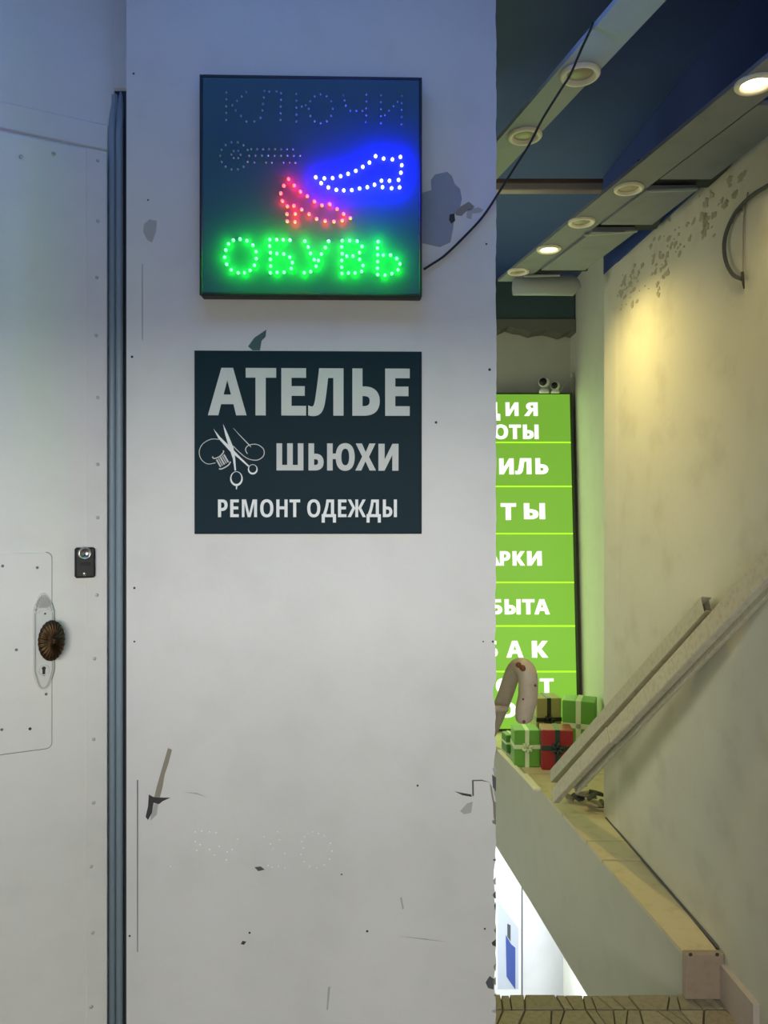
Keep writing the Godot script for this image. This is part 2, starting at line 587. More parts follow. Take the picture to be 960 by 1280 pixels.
	for k in 20:
		st = mb()
		vbox(st, -1.74 + k * 0.148, -1.74 + k * 0.148 + 0.063, 0.0, 1.6, 1.18, 1.24, 0.005)  # added slats cut the entrance light on the lower pillar
		build("shade_slat", st, M.paint, scr)
	st = mb()
	vbox(st, -1.8, 1.3, SHADE_BEAM_LOW, 3.05, 0.75, 0.95, 0.0)  # added light blocker that darkens the upper pillar
	tag(build("trim_3", st, M.paint, self), "unseen boxed beam added across the hall to shade the pillar top", "beam", "", "structure")

const SHADE_BEAM_LOW := 1.77  # underside of the added light-blocking beam

func stone(parent: Node, q: PackedVector2Array) -> void:
	var mid := Vector2()
	if Geometry2D.triangulate_polygon(q).is_empty():
		return
	for p in q:
		mid += p / q.size()
	var s := PackedVector2Array()
	for p in q:
		var k := p + (mid - p).normalized() * 0.0011
		s.append(Vector2(k.x, -k.y))
	if Geometry2D.triangulate_polygon(s).is_empty():
		return
	var st := mb()
	prism(st, s, -0.012, rng.randf_range(-0.0015, 0.0015), Transform3D(Basis(Vector3.RIGHT, Vector3.FORWARD, Vector3.UP), Vector3.ZERO), 0.004)
	build("stone", st, M.stone[rng.randi() % 4], parent)

func pillar() -> void:
	var w := struct("wall_front", "white painted pillar face that carries the two signs", "wall", wall_frame(PF, FU))
	var st := mb()
	var xl := fr(158, 640).x
	var xr := fr(621, 640).x
	var pts := PackedVector2Array([Vector2(xl, 3.0), Vector2(xl, 0.0)])
	var y := 0.0
	var nz := FastNoiseLite.new()
	nz.seed = 4
	nz.frequency = 6.0
	while y < 3.0:
		var rough := 0.0022 + 0.0045 * smoothstep(1.45, 1.0, y)
		pts.append(Vector2(xr - absf(nz.get_noise_1d(y)) * rough * 2.0 - rng.randf() * rough * 0.5, y))
		y += 0.014
	pts.append(Vector2(xr, 3.0))
	prism(st, pts, -0.025, 0.0)
	build("plaster_face", st, M.paint, w)
	st = mb()
	cbox(st, Vector3(xr - xl - 0.004, 3.0, 0.95), Transform3D(Basis(), Vector3((xl + xr) / 2 - 0.004, 1.5, -0.02 - 0.475)), 0.004)
	build("wall_core", st, M.plaster_grey, w)
	# worn marks: each with a shape of its own
	scar(w, [[527.7, 241], [539.4, 237.6], [538.6, 225], [543.8, 218], [559, 214.7], [565, 220], [568.5, 230], [575, 236], [577.3, 248.5], [575, 258.8], [569, 266], [568, 273], [566, 288], [563, 303], [550, 309], [527.7, 304]], M.scar, "paint_scar")
	scar(w, [[569, 266], [576, 258], [586, 252], [593, 258], [589, 263], [583, 264], [577, 270], [570, 269]], M.scar_brown, "paint_scar")
	scar(w, [[584, 262], [598, 259], [604, 262], [601, 266], [590, 267], [589, 274], [583, 272]], M.scar_grey, "paint_scar")
	scar(w, [[562, 268], [568, 267], [569, 276], [564, 280], [561, 275]], M.chip, "paint_chip")
	scar(w, [[310, 433], [318, 422], [327, 416], [333, 412], [332, 421], [327, 426], [325, 438], [316, 438]], M.teal_chip, "paint_chip")
	scar(w, [[180, 280], [187, 274], [196, 276], [195, 290], [190, 303], [184, 300], [179, 290]], M.scar_grey, "paint_scar")
	scar(w, [[210, 935], [215, 937], [211, 953], [206, 968], [203, 985], [199, 1000], [192, 1000], [196, 983], [202, 962]], M.scar_brown, "gouge")
	scar(w, [[186, 993], [191, 996], [203, 997], [213, 997], [204, 1001], [199, 1005], [192, 1003], [190, 1016], [185, 1025], [182, 1021], [185, 1008]], M.chip, "gouge")
	scar(w, [[193, 1005], [198, 1004], [196, 1018], [188, 1026], [189, 1018]], M.scar_grey, "gouge")
	scar(w, [[590, 975], [592, 975], [592.4, 995], [590.4, 995]], M.scar_dark, "plaster_crack")
	scar(w, [[591, 975], [602, 974.6], [613, 978], [602, 976], [592, 976.4]], M.scar_dark, "plaster_crack")
	scar(w, [[612, 978], [615, 984], [617.5, 1000], [618.5, 1018], [616.5, 1006], [613.5, 990]], M.scar_brown, "plaster_crack")
	for k in 16:
		var cy := rng.randf_range(935, 1262)
		var ch := rng.randf_range(3, 11)
		var cx := rng.randf_range(614.5, 618)
		scar(w, [[619.8, cy], [619.8, cy + ch], [cx + 1.0, cy + ch * 0.8], [cx, cy + ch * 0.4]], [M.scar_brown, M.scar_grey, M.scar_dark][k % 3], "paint_chip")
	scar(w, [[568, 989], [577, 991], [589, 993], [590, 996], [578, 994]], M.chip, "plaster_crack")
	scar(w, [[575, 1014], [584, 1004], [591, 1002], [589, 1016], [580, 1018]], M.scar_grey, "paint_scar")
	scar(w, [[607, 1228], [612, 1220], [618, 1224], [617, 1237], [610, 1235]], M.scar_dark, "paint_chip")
	scar(w, [[615, 968], [620, 972], [620, 990], [616, 984]], M.scar_dark, "paint_chip")
	scar(w, [[616, 1000], [620, 1003], [620, 1032], [617, 1022]], M.scar_brown, "paint_chip")
	scar(w, [[318, 1084], [326, 1083], [331, 1087], [323, 1089]], M.scar_dark, "paint_chip")
	scar(w, [[301, 1180], [303, 1176], [308, 1177], [305, 1181]], M.chip, "paint_chip")
	scar(w, [[177.4, 330], [178.6, 330], [178.6, 426], [177.4, 424]], M.scar_grey, "scratch")
	scar(w, [[171.4, 975], [172.6, 975], [172.4, 1190], [171.6, 1190]], M.scar_dark, "scratch")
	scar(w, [[410, 1234], [413, 1233], [410, 1262], [408, 1263]], M.scar_grey, "scratch")
	scar(w, [[500, 1122], [502, 1121], [505, 1136], [503, 1137]], M.scar_grey, "scratch")
	scar(w, [[497, 1170], [530, 1173], [556, 1177], [530, 1174.5]], M.scar_grey, "scratch")
	scar(w, [[230, 990], [246, 991], [260, 997], [246, 992.6]], M.scar_grey, "scratch")
	for p in [[168, 735, 1.8], [168, 802, 1.5], [165, 446, 1.9], [162, 1170, 1.6], [312, 1166, 1.7], [459, 1164, 1.9], [606, 1161, 1.6], [522, 982, 1.6], [612, 462, 2.2], [616, 802, 1.6], [604, 802, 1.2], [167, 92, 1.6], [427, 1093, 1.3], [545, 528, 2.0], [608, 305, 1.6], [185, 250, 1.4]]:
		st = mb()
		var c := fr(p[0], p[1])
		lathe(st, PackedVector2Array([Vector2(p[2] * 0.0015, 0.0), Vector2(p[2] * 0.0010, 0.0008), Vector2(0, 0.0006)]), 9, Transform3D(Basis(), Vector3(c.x, c.y, 0.0)))
		build("nail_hole", st, M.chip, w)
	# glue dots left by an older row of letters
	st = mb()
	for p in [[244, 1040], [252, 1039], [262, 1040], [270, 1041], [244, 1052], [246, 1063], [250, 1056], [262, 1062], [268, 1069], [274, 1058], [284, 1065], [283, 1075], [290, 1062], [297, 1049], [213, 1083], [330, 1046], [338, 1055], [341, 1061], [347, 1040], [349, 1050], [356, 1067], [335, 1082], [340, 1084], [348, 1083], [356, 1085], [377, 1052], [379, 1060], [381, 1046], [385, 1042], [391, 1040], [398, 1042], [405, 1045], [413, 1054], [415, 1064], [412, 1074], [405, 1081], [396, 1085], [387, 1083], [380, 1077], [376, 1068]]:
		var c := fr(p[0], p[1])
		lathe(st, PackedVector2Array([Vector2(0.0021, 0.0), Vector2(0.0013, 0.0009), Vector2(0, 0.0011)]), 6, Transform3D(Basis(), Vector3(c.x, c.y, 0.0)))
	tag(build("glue_dots", st, M.white_dot, w), "white glue dots left by removed letters", "", "", "stuff")

func scar(parent: Node, pix: Array, m: Material, called: String) -> void:
	var p := PackedVector2Array()
	for q in pix:
		p.append(fr(q[0], q[1]))
	var st := mb()
	prism(st, p, 0.0, 0.0007 if m != M.chip else 0.0010, Transform3D(), 0.0004)
	build(called, st, m, parent)

func door() -> void:
	var L := wall_frame(LC, LU)
	# casing above the door
	var tr := struct("trim_1", "flat painted casing strip above the metal door", "trim", L)
	var st := mb()
	var a := lf(131, 153)
	var b := lf(131, 186)
	cbox(st, Vector3(1.0, a.y - b.y, 0.018), Transform3D(Basis(), Vector3(-0.498, (a.y + b.y) / 2, -0.0162)), 0.003)
	build("casing", st, M.door, tr)
	# steel jamb: half-round bead, flat stop and dark rebate between door and pillar
	var jm := struct("trim_2", "blue-grey steel jamb with a dark groove between door and pillar", "trim")
	st = mb()
	var j0 := at(134, 640, 1.795)
	var j1 := at(148, 640, 1.79)
	var top := EYE + (640.0 - 108.0) / F * 1.78
	vbox(st, j0.x, j1.x, 0.0, top, -1.84, -1.795, 0.01)
	build("stop", st, M.jamb, jm)
	st = mb()
	for x in [139.5, 149.0]:
		st = mb()
		var c := at(x, 640, 1.79)
		tube(st, PackedVector3Array([Vector3(c.x, 0, -1.792), Vector3(c.x, top - 0.1, -1.792), Vector3(c.x, top, -1.806)]), [0.0088, 0.0088, 0.006], 14)
		build("bead", st, M.jamb, jm)
	st = mb()
	vbox(st, at(150, 640, 1.8).x - 0.012, at(160, 640, 1.8).x + 0.02, 0.0, top, -1.86, -1.800, 0.0)
	build("groove", st, M.groove, jm)  # shadow of the jamb recess put in as a dark block
	st = mb()
	vbox(st, j0.x - 0.02, at(160, 640, 1.75).x + 0.01, top, 3.1, -1.9, -1.796, 0.006)
	build("plaster_fill", st, M.paint, jm)
	# the door itself
	var d := struct("door_1", "metal-clad white door with an ornate knob plate and a black lock", "door", L)
	st = mb()
	var h := lf(128, 191).y
	cbox(st, Vector3(0.92, h, 0.03), Transform3D(Basis(), Vector3(-0.463, h / 2, -0.003)), 0.005)
	build("leaf", st, M.door, d)
	# folded edge sheet along the closing side
	st = mb()
	var e := lf(128, 640).x
	cbox(st, Vector3(0.045, h - 0.004, 0.003), Transform3D(Basis(), Vector3(-0.0265, h / 2, 0.0132)), 0.001)
	build("edge_sheet", st, M.door, d)
	# lock cover plate with rounded corners
	st = mb()
	var p0 := lf(64, 690)
	var p1 := lf(64, 933)
	var pl := PackedVector2Array()
	for k in 7:
		var t := PI / 2 * k / 6.0
		pl.append(Vector2(p0.x - 0.012 + 0.012 * sin(t), p0.y - 0.012 + 0.012 * cos(t)))
	for k in 7:
		var t := PI / 2 * k / 6.0
		pl.append(Vector2(p1.x - 0.012 + 0.012 * cos(t), p1.y + 0.012 - 0.012 * sin(t)))
	pl.append(Vector2(-0.36, p1.y))
	pl.append(Vector2(-0.36, p0.y))
	prism(st, pl, 0.011, 0.0145, Transform3D(), 0.0012)
	build("lock_cover_plate", st, M.door, d)
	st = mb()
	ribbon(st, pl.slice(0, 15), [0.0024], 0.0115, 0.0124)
	build("dark_outline", st, M.outline_grey, d)  # dark ribbon along the cover plate's edge
	# screws of the sheet's edge and of the cover plate
	for p in [[121, 204], [121, 279], [120, 349], [119, 421], [121, 498], [121, 581], [121, 647], [120, 743], [117, 822], [116, 922], [116, 1001], [113, 1080], [115, 1162], [113, 1254], [26, 199], [66, 195]]:
		screw(d, lf(p[0], p[1]), 0.0145, 0.0042, M.screw)
	for p in [[3, 707], [46, 709], [20, 811], [57, 866], [2, 910]]:
		screw(d, lf(p[0], p[1]), 0.0142, 0.0032, M.screw_dark)
	screw(d, lf(37, 909), 0.0142, 0.0034, M.chip)
	# knob plate
	var top_c := lf(53, 740)
	var bot_c := lf(53, 861)
	var half: float = (lf(67, 800).x - lf(40, 800).x) / 2
	var cx := (lf(67, 800).x + lf(40, 800).x) / 2
	var out := PackedVector2Array()
	var arch := 0.042
	for k in 13:
		var t := -1.0 + 2.0 * k / 12.0
		out.append(Vector2(cx + half * t, top_c.y - arch * pow(absf(t), 2.3)))
	for k in 13:
		var t := 1.0 - 2.0 * k / 12.0
		out.append(Vector2(cx + half * t, bot_c.y + arch * pow(absf(t), 2.4)))
	st = mb()
	prism(st, out, 0.013, 0.0185, Transform3D(), 0.002)
	var esc := build("knob_plate", st, M.white_paint, d, "tall ornate plate painted white")
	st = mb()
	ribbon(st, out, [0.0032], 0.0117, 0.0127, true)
	build("dark_outline", st, M.outline_grey, esc)  # dark ribbon round the knob plate's edge
	# raised rim, fan and moulding of the plate
	st = mb()
	var rim := PackedVector2Array()
	for p in out:
		rim.append(Vector2(cx + (p.x - cx) * 0.8, (top_c.y + bot_c.y) / 2 + (p.y - (top_c.y + bot_c.y) / 2) * 0.95))
	ribbon(st, rim, [0.0022], 0.0185, 0.0212, true)
	build("raised_rim", st, M.ridge, esc)
	st = mb()
	for k in 9:
		var t := (k - 4) / 4.0
		var s0 := Vector2(cx + t * half * 0.35, top_c.y - 0.033)
		var s1 := Vector2(cx + t * half * 0.72, top_c.y - 0.008 - 0.016 * t * t)
		ribbon(st, PackedVector2Array([s0, s1]), [0.0012, 0.0034], 0.0185, 0.0212)
	build("fan", st, M.ridge, esc)
	st = mb()
	var mo := PackedVector2Array()
	for k in 17:
		var t := -1.0 + 2.0 * k / 16.0
		mo.append(Vector2(cx + half * 0.78 * t, top_c.y - 0.036 - 0.012 * pow(absf(t), 2.0) + (0.004 if absf(t) > 0.8 else 0.0)))
	ribbon(st, mo, [0.0032], 0.0185, 0.0225)
	build("moulding", st, M.white_paint, esc)
	st = mb()
	var kc := lf(54, 838)
	lathe(st, PackedVector2Array([Vector2(0.0125, 0.0185), Vector2(0.0115, 0.0204), Vector2(0.0098, 0.0204), Vector2(0.009, 0.0186)]), 20, Transform3D(Basis(), Vector3(kc.x, kc.y + 0.004, 0)))
	build("keyhole_collar", st, M.white_paint, esc)
	st = mb()
	var kh := PackedVector2Array()
	for k in 9:
		var t := PI * 1.25 - PI * 1.5 * k / 8.0
		kh.append(Vector2(kc.x + cos(t) * 0.0042, kc.y + 0.008 + sin(t) * 0.0042))
	kh.append(Vector2(kc.x + 0.0026, kc.y - 0.009))
	kh.append(Vector2(kc.x - 0.0026, kc.y - 0.009))
	prism(st, kh, 0.0185, 0.0192)
	build("keyhole", st, M.black, esc)
	for p in [[44, 761], [55.5, 766]]:
		screw(esc, lf(p[0], p[1]), 0.0186, 0.0022, M.chip)
	# the fluted bronze knob, loose on its spindle and turned a little to the right
	var k0 := lf(54.5, 797)
	var tilt := Transform3D(Basis(Vector3.UP, 0.34), Vector3(k0.x, k0.y, 0.018))
	st = mb()
	lathe(st, PackedVector2Array([Vector2(0.0, 0.0), Vector2(0.011, 0.0), Vector2(0.011, 0.004), Vector2(0.0090, 0.007), Vector2(0.0085, 0.026), Vector2(0.013, 0.030), Vector2(0.0, 0.031)]), 24, tilt)
	var kn := build("knob", st, M.bronze, d, "oval fluted bronze knob")
	st = mb()
	var rr: float = absf(lf(54, 772).y - lf(54, 822).y) / 2
	lathe(st, PackedVector2Array([Vector2(0.0, 0.026), Vector2(rr * 0.7, 0.028), Vector2(rr * 0.94, 0.032), Vector2(rr, 0.036), Vector2(rr * 0.97, 0.0395), Vector2(rr * 0.8, 0.043), Vector2(rr * 0.5, 0.0465), Vector2(rr * 0.22, 0.0475), Vector2(rr * 0.18, 0.0505), Vector2(rr * 0.1, 0.052), Vector2(0.0, 0.0525)]), 144, tilt, true, 24, 0.0013, 0.66)
	build("rosette", st, M.bronze, kn)
	# black rim lock with its cylinder
	var l0 := lf(92, 684)
	var l1 := lf(117.5, 721)
	st = mb()
	cbox(st, Vector3(l1.x - l0.x, l0.y - l1.y, 0.012), Transform3D(Basis(), Vector3((l0.x + l1.x) / 2, (l0.y + l1.y) / 2, 0.0195)), 0.004)
	var lk := build("lock", st, M.black, d, "black lock plate with a steel cylinder")
	st = mb()
	var lc := lf(104, 691)
	lathe(st, PackedVector2Array([Vector2(0.0145, 0.02), Vector2(0.0145, 0.030), Vector2(0.013, 0.0325), Vector2(0.0105, 0.0325), Vector2(0.0095, 0.031), Vector2(0.0, 0.031)]), 28, Transform3D(Basis(), Vector3(lc.x, lc.y, 0)))
	var cy := build("lock_cylinder", st, M.steel, lk)
	st = mb()
	cbox(st, Vector3(0.0024, 0.010, 0.002), Transform3D(Basis(), Vector3(lc.x, lc.y - 0.001, 0.0312)), 0.0004)
	st.generate_normals()
	put("key_slot", st.commit(), M.black, lk)
	st = mb()
	cbox(st, Vector3(0.022, 0.006, 0.004), Transform3D(Basis(), Vector3((l0.x + l1.x) / 2, lf(104, 704).y, 0.026)), 0.001)
	build("slot", st, M.groove, lk)
	st = mb()
	var sc := lf(104, 716)
	lathe(st, PackedVector2Array([Vector2(0.0055, 0.025), Vector2(0.005, 0.0275), Vector2(0.003, 0.029), Vector2(0.0, 0.0295)]), 18, Transform3D(Basis(), Vector3(sc.x, sc.y, 0)))
	build("screw", st, M.steel, lk)

func screw(parent: Node, p: Vector2, z: float, r: float, m: Material) -> void:
	var st := mb()
	lathe(st, PackedVector2Array([Vector2(r, z), Vector2(r * 0.9, z + 0.001), Vector2(r * 0.5, z + 0.0018), Vector2(0.0, z + 0.002)]), 12, Transform3D(Basis(), Vector3(p.x, p.y, 0)))
	build("screw", st, m, parent)

func stairwell() -> void:
	# the curb's line: left edge of the cap
	var a := on_level(855, 1190, LEDGE)
	var b := on_level(661, 970, LEDGE)
	var dir := (b - a) / (a.z - b.z)
	var c := a + dir * 2.75
	c.x = 0.60
	# grey wall under the cap
	var wi := struct("wall_inner", "grey-green wall under the curb beside the stairwell")
	var st := mb()
	vprism(st, PackedVector2Array([Vector2(a.x + 0.004, a.z), Vector2(a.x + 0.11, a.z), Vector2(b.x + 0.16, b.z), Vector2(c.x + 0.16, c.z), Vector2(c.x + 0.004, c.z), Vector2(b.x + 0.004, b.z)]), -0.50, LEDGE - 0.012)
	build("plaster_face", st, M.curb, wi)
	st = mb()
	vprism(st, PackedVector2Array([Vector2(b.x + 0.1, b.z), Vector2(1.35, b.z + 0.5), Vector2(1.35, -5.2), Vector2(c.x + 0.1, c.z)]), -0.1, LEDGE - 0.012)
	build("platform", st, M.curb, wi)
	# cap slabs
	var cuts := [0.0, 0.43, 0.63, 0.80, 1.09, 1.35, 1.62, 2.0]
	var near := Vector2(a.x, a.z)
	for k in cuts.size() - 1:
		var z0: float = a.z - cuts[k] - (0.0025 if k else 0.0)
		var z1: float = a.z - cuts[k + 1] + 0.0025
		var q := PackedVector2Array()
		for e in [[z0, 0], [z0, 1], [z1, 1], [z1, 0]]:
			var lx: float = a.x + dir.x * (a.z - e[0]) + (rng.randf() - 0.5) * 0.008
			var rx: float = right_x(-e[0]) - 0.002 if -e[0] < 3.42 else 1.23
			if cuts[k] < 0.2:
				rx = minf(rx, 1.034 if e[0] == z0 else rx)
			q.append(Vector2(lx if e[1] == 0 else rx, e[0]))
		st = mb()
		vprism(st, q, LEDGE - 0.014, LEDGE + rng.randf_range(-0.003, 0.001))
		build("cap_slab", st, M.cap, wi)
	st = mb()
	var cz: float = a.z - 2.0
	vprism(st, PackedVector2Array([Vector2(a.x + dir.x * 2.0, cz), Vector2(1.23, cz), Vector2(1.23, -5.1), Vector2(0.3, -5.1)]), LEDGE - 0.02, LEDGE)
	build("cap_slab", st, M.cap, wi)
	st = mb()
	bar(st, Vector3(right_x(2.40) - 0.004, LEDGE + 0.001, -2.40), Vector3(right_x(3.42) - 0.004, LEDGE + 0.001, -3.42), 0.009, 0.010, Vector3.UP, 0.003)
	build("dirt_line", st, M.scar_dark, wi)
	# end plate of the curb with two screws
	var e0 := at(854, 1186, -a.z)
	var e1 := at(903, 1241, -a.z)
	st = mb()
	vbox(st, e0.x, e1.x, 0.0, LEDGE + 0.002, a.z - 0.01, a.z + 0.014, 0.003)
	var ep := build("end_plate", st, M.end, wi, "pinkish end plate with two screws")
	for x in [861.0, 894.0]:
		st = mb()
		var q := at(x, 1190, -a.z)
		lathe(st, PackedVector2Array([Vector2(0.006, a.z + 0.0138), Vector2(0.0045, a.z + 0.016), Vector2(0, a.z + 0.0165)]), 12, Transform3D(Basis(), Vector3(q.x, q.y, 0)))
		build("screw", st, M.chip, ep)
	# skirting along the right wall in front of the curb
	st = mb()
	vprism(st, PackedVector2Array([Vector2(right_x(2.40) - 0.016, -2.40), Vector2(right_x(2.17) - 0.018, -2.17), Vector2(right_x(2.17) + 0.02, -2.17), Vector2(right_x(2.40) + 0.02, -2.40)]), 0.0, 0.11)
	tag(build("baseboard_right", st, M.rail_cap, self), "worn pale skirting board at the foot of the right wall", "baseboard", "", "structure")
	# the room on the floor below
	st = mb()
	vbox(st, -1.7, 2.6, -3.1, -3.0, -6.6, -1.0, 0.0)
	tag(build("floor_lower", st, M.stone[1], self), "stone floor of the bright room below the stairwell", "floor", "", "structure")
	st = mb()
	vbox(st, -1.7, 2.6, -3.0, 0.0, -6.5, -6.3, 0.0)
	tag(build("wall_lower", st, M.lower, self), "bright white wall of the room below the stairwell", "wall", "", "structure")
	st = mb()
	vbox(st, 2.4, 2.6, -3.0, 0.0, -6.5, -1.0, 0.0)
	tag(build("wall_lower_side", st, M.lower, self), "pale side wall of the bright room below", "wall", "", "structure")
	# the stairwell's far side wall, with an added, unseen window opening for fill light
	var ws := struct("wall_stair", "pale side wall of the stairwell with an added window opening for fill light, behind the pillar")
	for w in [[-3.0, 0.8, -6.5, -1.0], [2.2, 3.1, -6.5, -1.0], [0.8, 2.2, -6.5, -4.3], [0.8, 2.2, -3.1, -1.0]]:
		st = mb()
		vbox(st, -1.9, -1.7, w[0], w[1], w[2], w[3], 0.0)
		build("wall_piece", st, M.lower, ws)
	st = mb()
	vbox(st, -1.7, 2.6, -3.0, -0.2, -1.2, -1.0, 0.0)
	tag(build("wall_lower_near", st, M.lower, self), "pale wall of the lower room under the hall floor", "wall", "", "structure")
	st = mb()
	vbox(st, 0.9, 2.6, -0.5, -0.4, -6.5, -2.4, 0.0)
	vbox(st, -1.7, 1.2, -0.1, -0.02, -6.5, -5.1, 0.0)
	tag(build("ceiling_lower", st, M.lower, self), "white ceiling of the bright room below the stairwell", "ceiling", "", "structure")
	# glazed door with a blue poster and a corner post against the lower wall
	var dr := struct("door_2", "white glazed door with a blue notice in the room below", "door")
	st = mb()
	var x0 := at(600, 640, 6.28).x
	var x1 := at(651, 640, 6.28).x
	vbox(st, x0, x1, -3.0, -0.9, -6.3, -6.25, 0.004)
	build("frame", st, M.lower, dr)
	st = mb()
	vbox(st, x1, x1 + 0.012, -3.0, -0.9, -6.3, -6.26, 0.002)
	build("edge", st, M.scar_dark, dr)
	st = mb()
	prism(st, PackedVector2Array([P2(622, 1125), P2(648, 1160), P2(648, 1236), P2(622, 1236)]), -6.25, -6.245)
	build("pane", st, M.poster_grey, dr)
	st = mb()
	prism(st, PackedVector2Array([P2(632, 1168), P2(639, 1180), P2(644, 1184), P2(644, 1236), P2(633, 1220)]), -6.245, -6.24)
	build("blue_notice", st, M.poster_blue, dr)
	st = mb()
	prism(st, PackedVector2Array([P2(634, 1154), P2(638, 1156), P2(638, 1176), P2(634, 1170)]), -6.245, -6.238)
	build("door_pull", st, M.scar_dark, dr)

func P2(x: float, y: float) -> Vector2:
	var p := at(x, y, 6.25)
	return Vector2(p.x, p.y)

func ceilings() -> void:
	var ce := struct("ceiling", "dark blue ceiling with pale lamp strips hung below it", "ceiling")
	var st := mb()
	# the slab leaves an added, unseen hatch for the blue fill light
	vbox(st, -2.2, 1.6, 3.0, 3.15, -5.3, -1.25, 0.0)
	vbox(st, -2.2, 1.6, 3.0, 3.15, -0.75, 3.2, 0.0)
	vbox(st, -2.2, -0.9, 3.0, 3.15, -1.25, -0.75, 0.0)
	vbox(st, 0.5, 1.6, 3.0, 3.15, -1.25, -0.75, 0.0)
	build("slab", st, M.navy, ce)
	# first lamp strip, beside the pillar
	var a := on_level(624, 174, SOFFIT)
	var b := on_level(772, 1, SOFFIT)
	var c := on_level(832, 1, SOFFIT)
	var d := on_level(624, 221, SOFFIT)
	var q := PackedVector2Array()
	for p in [b + (b - a) * 0.35, c + (c - d) * 0.3, d + (d - c) * 0.9, a + (a - b) * 1.2]:
		q.append(Vector2(p.x, p.z))
	st = mb()
	vprism(st, q, SOFFIT, SOFFIT + 0.012)
	build("lamp_strip", st, M.strip, ce)
	# second lamp strip, along the right wall
	a = on_level(622, 352, SOFFIT)
	b = on_level(960, 72, SOFFIT)
	var w := Vector3(0.115, 0, 0.0)
	q = PackedVector2Array()
	for p in [b + (b - a) * 0.4, b + (b - a) * 0.4 + w, a + w, a]:
		q.append(Vector2(p.x, p.z))
	st = mb()
	vprism(st, q, SOFFIT, SOFFIT + 0.012)
	build("lamp_strip", st, M.panel, ce)
	# panels between that strip and the wall, with dark gaps
	for g in [[1010, 62, 1010, 130, 889, 223, 0.0], [765, 239, 870, 237, 815, 280, 0.004], [700, 291, 795, 289, 731, 337, 0.006]]:
		st = mb()
		q = PackedVector2Array()
		var near_r := on_level(g[2], g[3], SOFFIT - g[6])
		var far_r := on_level(g[4], g[5], SOFFIT - g[6])
		for p in [[near_r.z, 0], [near_r.z, 1], [far_r.z, 2], [far_r.z, 0]]:
			var lx: float = a.x + w.x + 0.0012 + (b.x - a.x) * (p[0] - a.z) / (b.z - a.z)
			q.append(Vector2([lx, near_r.x, far_r.x][p[1]], p[0]))
		vprism(st, q, SOFFIT - g[6] - 0.003, SOFFIT + 0.010)
		build("soffit_panel", st, M.panel, ce)
	# dark bars put in as the shade of the gaps, and the pale lip on each panel's near end
	for g in [[[790, 232], [905, 226], [812, 238.5], [872, 236.5]], [[722, 288], [826, 281], [730, 293.5], [797, 288.5]], [[655, 341], [736, 336], [655, 345], [700, 344]]]:
		st = mb()
		bar(st, on_level(g[0][0], g[0][1], SOFFIT) + Vector3(0, 0.030, 0), on_level(g[1][0], g[1][1], SOFFIT) + Vector3(0, 0.030, 0), 0.03, 0.17, Vector3(0, 0, 1), 0.003)
		build("gap_shade", st, M.groove, ce)
		st = mb()
		bar(st, on_level(g[2][0], g[2][1], SOFFIT - 0.006), on_level(g[3][0], g[3][1], SOFFIT - 0.006), 0.010, 0.012, Vector3(0, 0, 1), 0.003)
		build("panel_lip", st, M.strip, ce)
	# the rolled end of the soffit
	st = mb()
	var e := at(642, 356, 3.42)
	var f := at(716, 356, 3.42)
	tube(st, PackedVector3Array([e, e.lerp(f, 0.5), f, f + Vector3(0.02, 0.012, 0)]), [0.046, 0.046, 0.048, 0.03], 14)
	build("rolled_end", st, M.strip, ce)
	# a rail that crosses under the dark ceiling
	st = mb()
	var r0 := at(560, 229, 2.9)
	var r1 := at(752, 229, 2.9)
	bar(st, r0, r1, 0.014, 0.05, Vector3(0, 0, 1), 0.002)
	build("rail_top", st, M.brown, ce)
	st = mb()
	bar(st, at(560, 235.5, 2.9), at(752, 235.5, 2.9), 0.028, 0.04, Vector3(0, 0, 1), 0.003)
	build("rail", st, M.rail_cap, ce)
	# downlights
	var lamps := [
		[725, 92, 24, false, "unlit white ring downlight on the strip beside the pillar, the nearer one", "first"], [656, 169, 18, false, "unlit white ring downlight at the strip's end against the pillar", "first"],
		[944, 104, 26, true, "glowing warm downlight above the right wall at the frame's edge", "second"], [786, 235, 16, false, "unlit dark-centred downlight beside the first panel gap", "second"],
		[727, 277, 15, false, "faint unlit downlight beside the second panel gap", "second"], [686, 311, 12, true, "small lit downlight far along the right strip", "second"], [648, 339, 10, false, "last small downlight before the rolled soffit end", "second"]]
	for l in lamps:
		var p := on_level(l[0], l[1], SOFFIT)
		var rad: float = 0.047
		var o := thing("downlight", l[4], "downlight", Transform3D(Basis(Vector3.RIGHT, PI / 2), p), "downlights of the ceiling strips")
		st = mb()
		lathe(st, PackedVector2Array([Vector2(rad, -0.001), Vector2(rad, 0.004), Vector2(rad * 0.93, 0.008), Vector2(rad * 0.78, 0.008), Vector2(rad * 0.68, 0.003), Vector2(rad * 0.62, -0.002)]), 32, Transform3D())
		build("ring", st, M.lamp_ring, o)
		st = mb()
		lathe(st, PackedVector2Array([Vector2(rad * 0.64, 0.0), Vector2(rad * 0.5, 0.002), Vector2(0.0, 0.0025)]), 24, Transform3D())
		build("lamp", st, M.lamp_lit if l[3] else M.lamp_off, o)
		if l[3]:
			var sp := SpotLight3D.new()
			sp.name = "lamp_light"
			sp.position = Vector3(0, 0, 0.014)
			sp.rotation = Vector3(PI, 0, 0)
			sp.light_color = Color(1.0, 0.89, 0.56)
			sp.light_energy = 0.27 if l[0] > 900 else 0.95
			sp.light_size = 0.03
			sp.spot_angle = 78.0
			sp.spot_angle_attenuation = 0.9
			sp.spot_range = 8.0
			sp.spot_attenuation = 2.0
			sp.shadow_enabled = true
			o.add_child(sp, true)

# ------------------------------------------------------------------ the signs
func zoomed(x: float, y: float, o: Vector2) -> Vector2:
	return fr(230.0 + x / 3.0, 70.0 + y / 3.0) - o

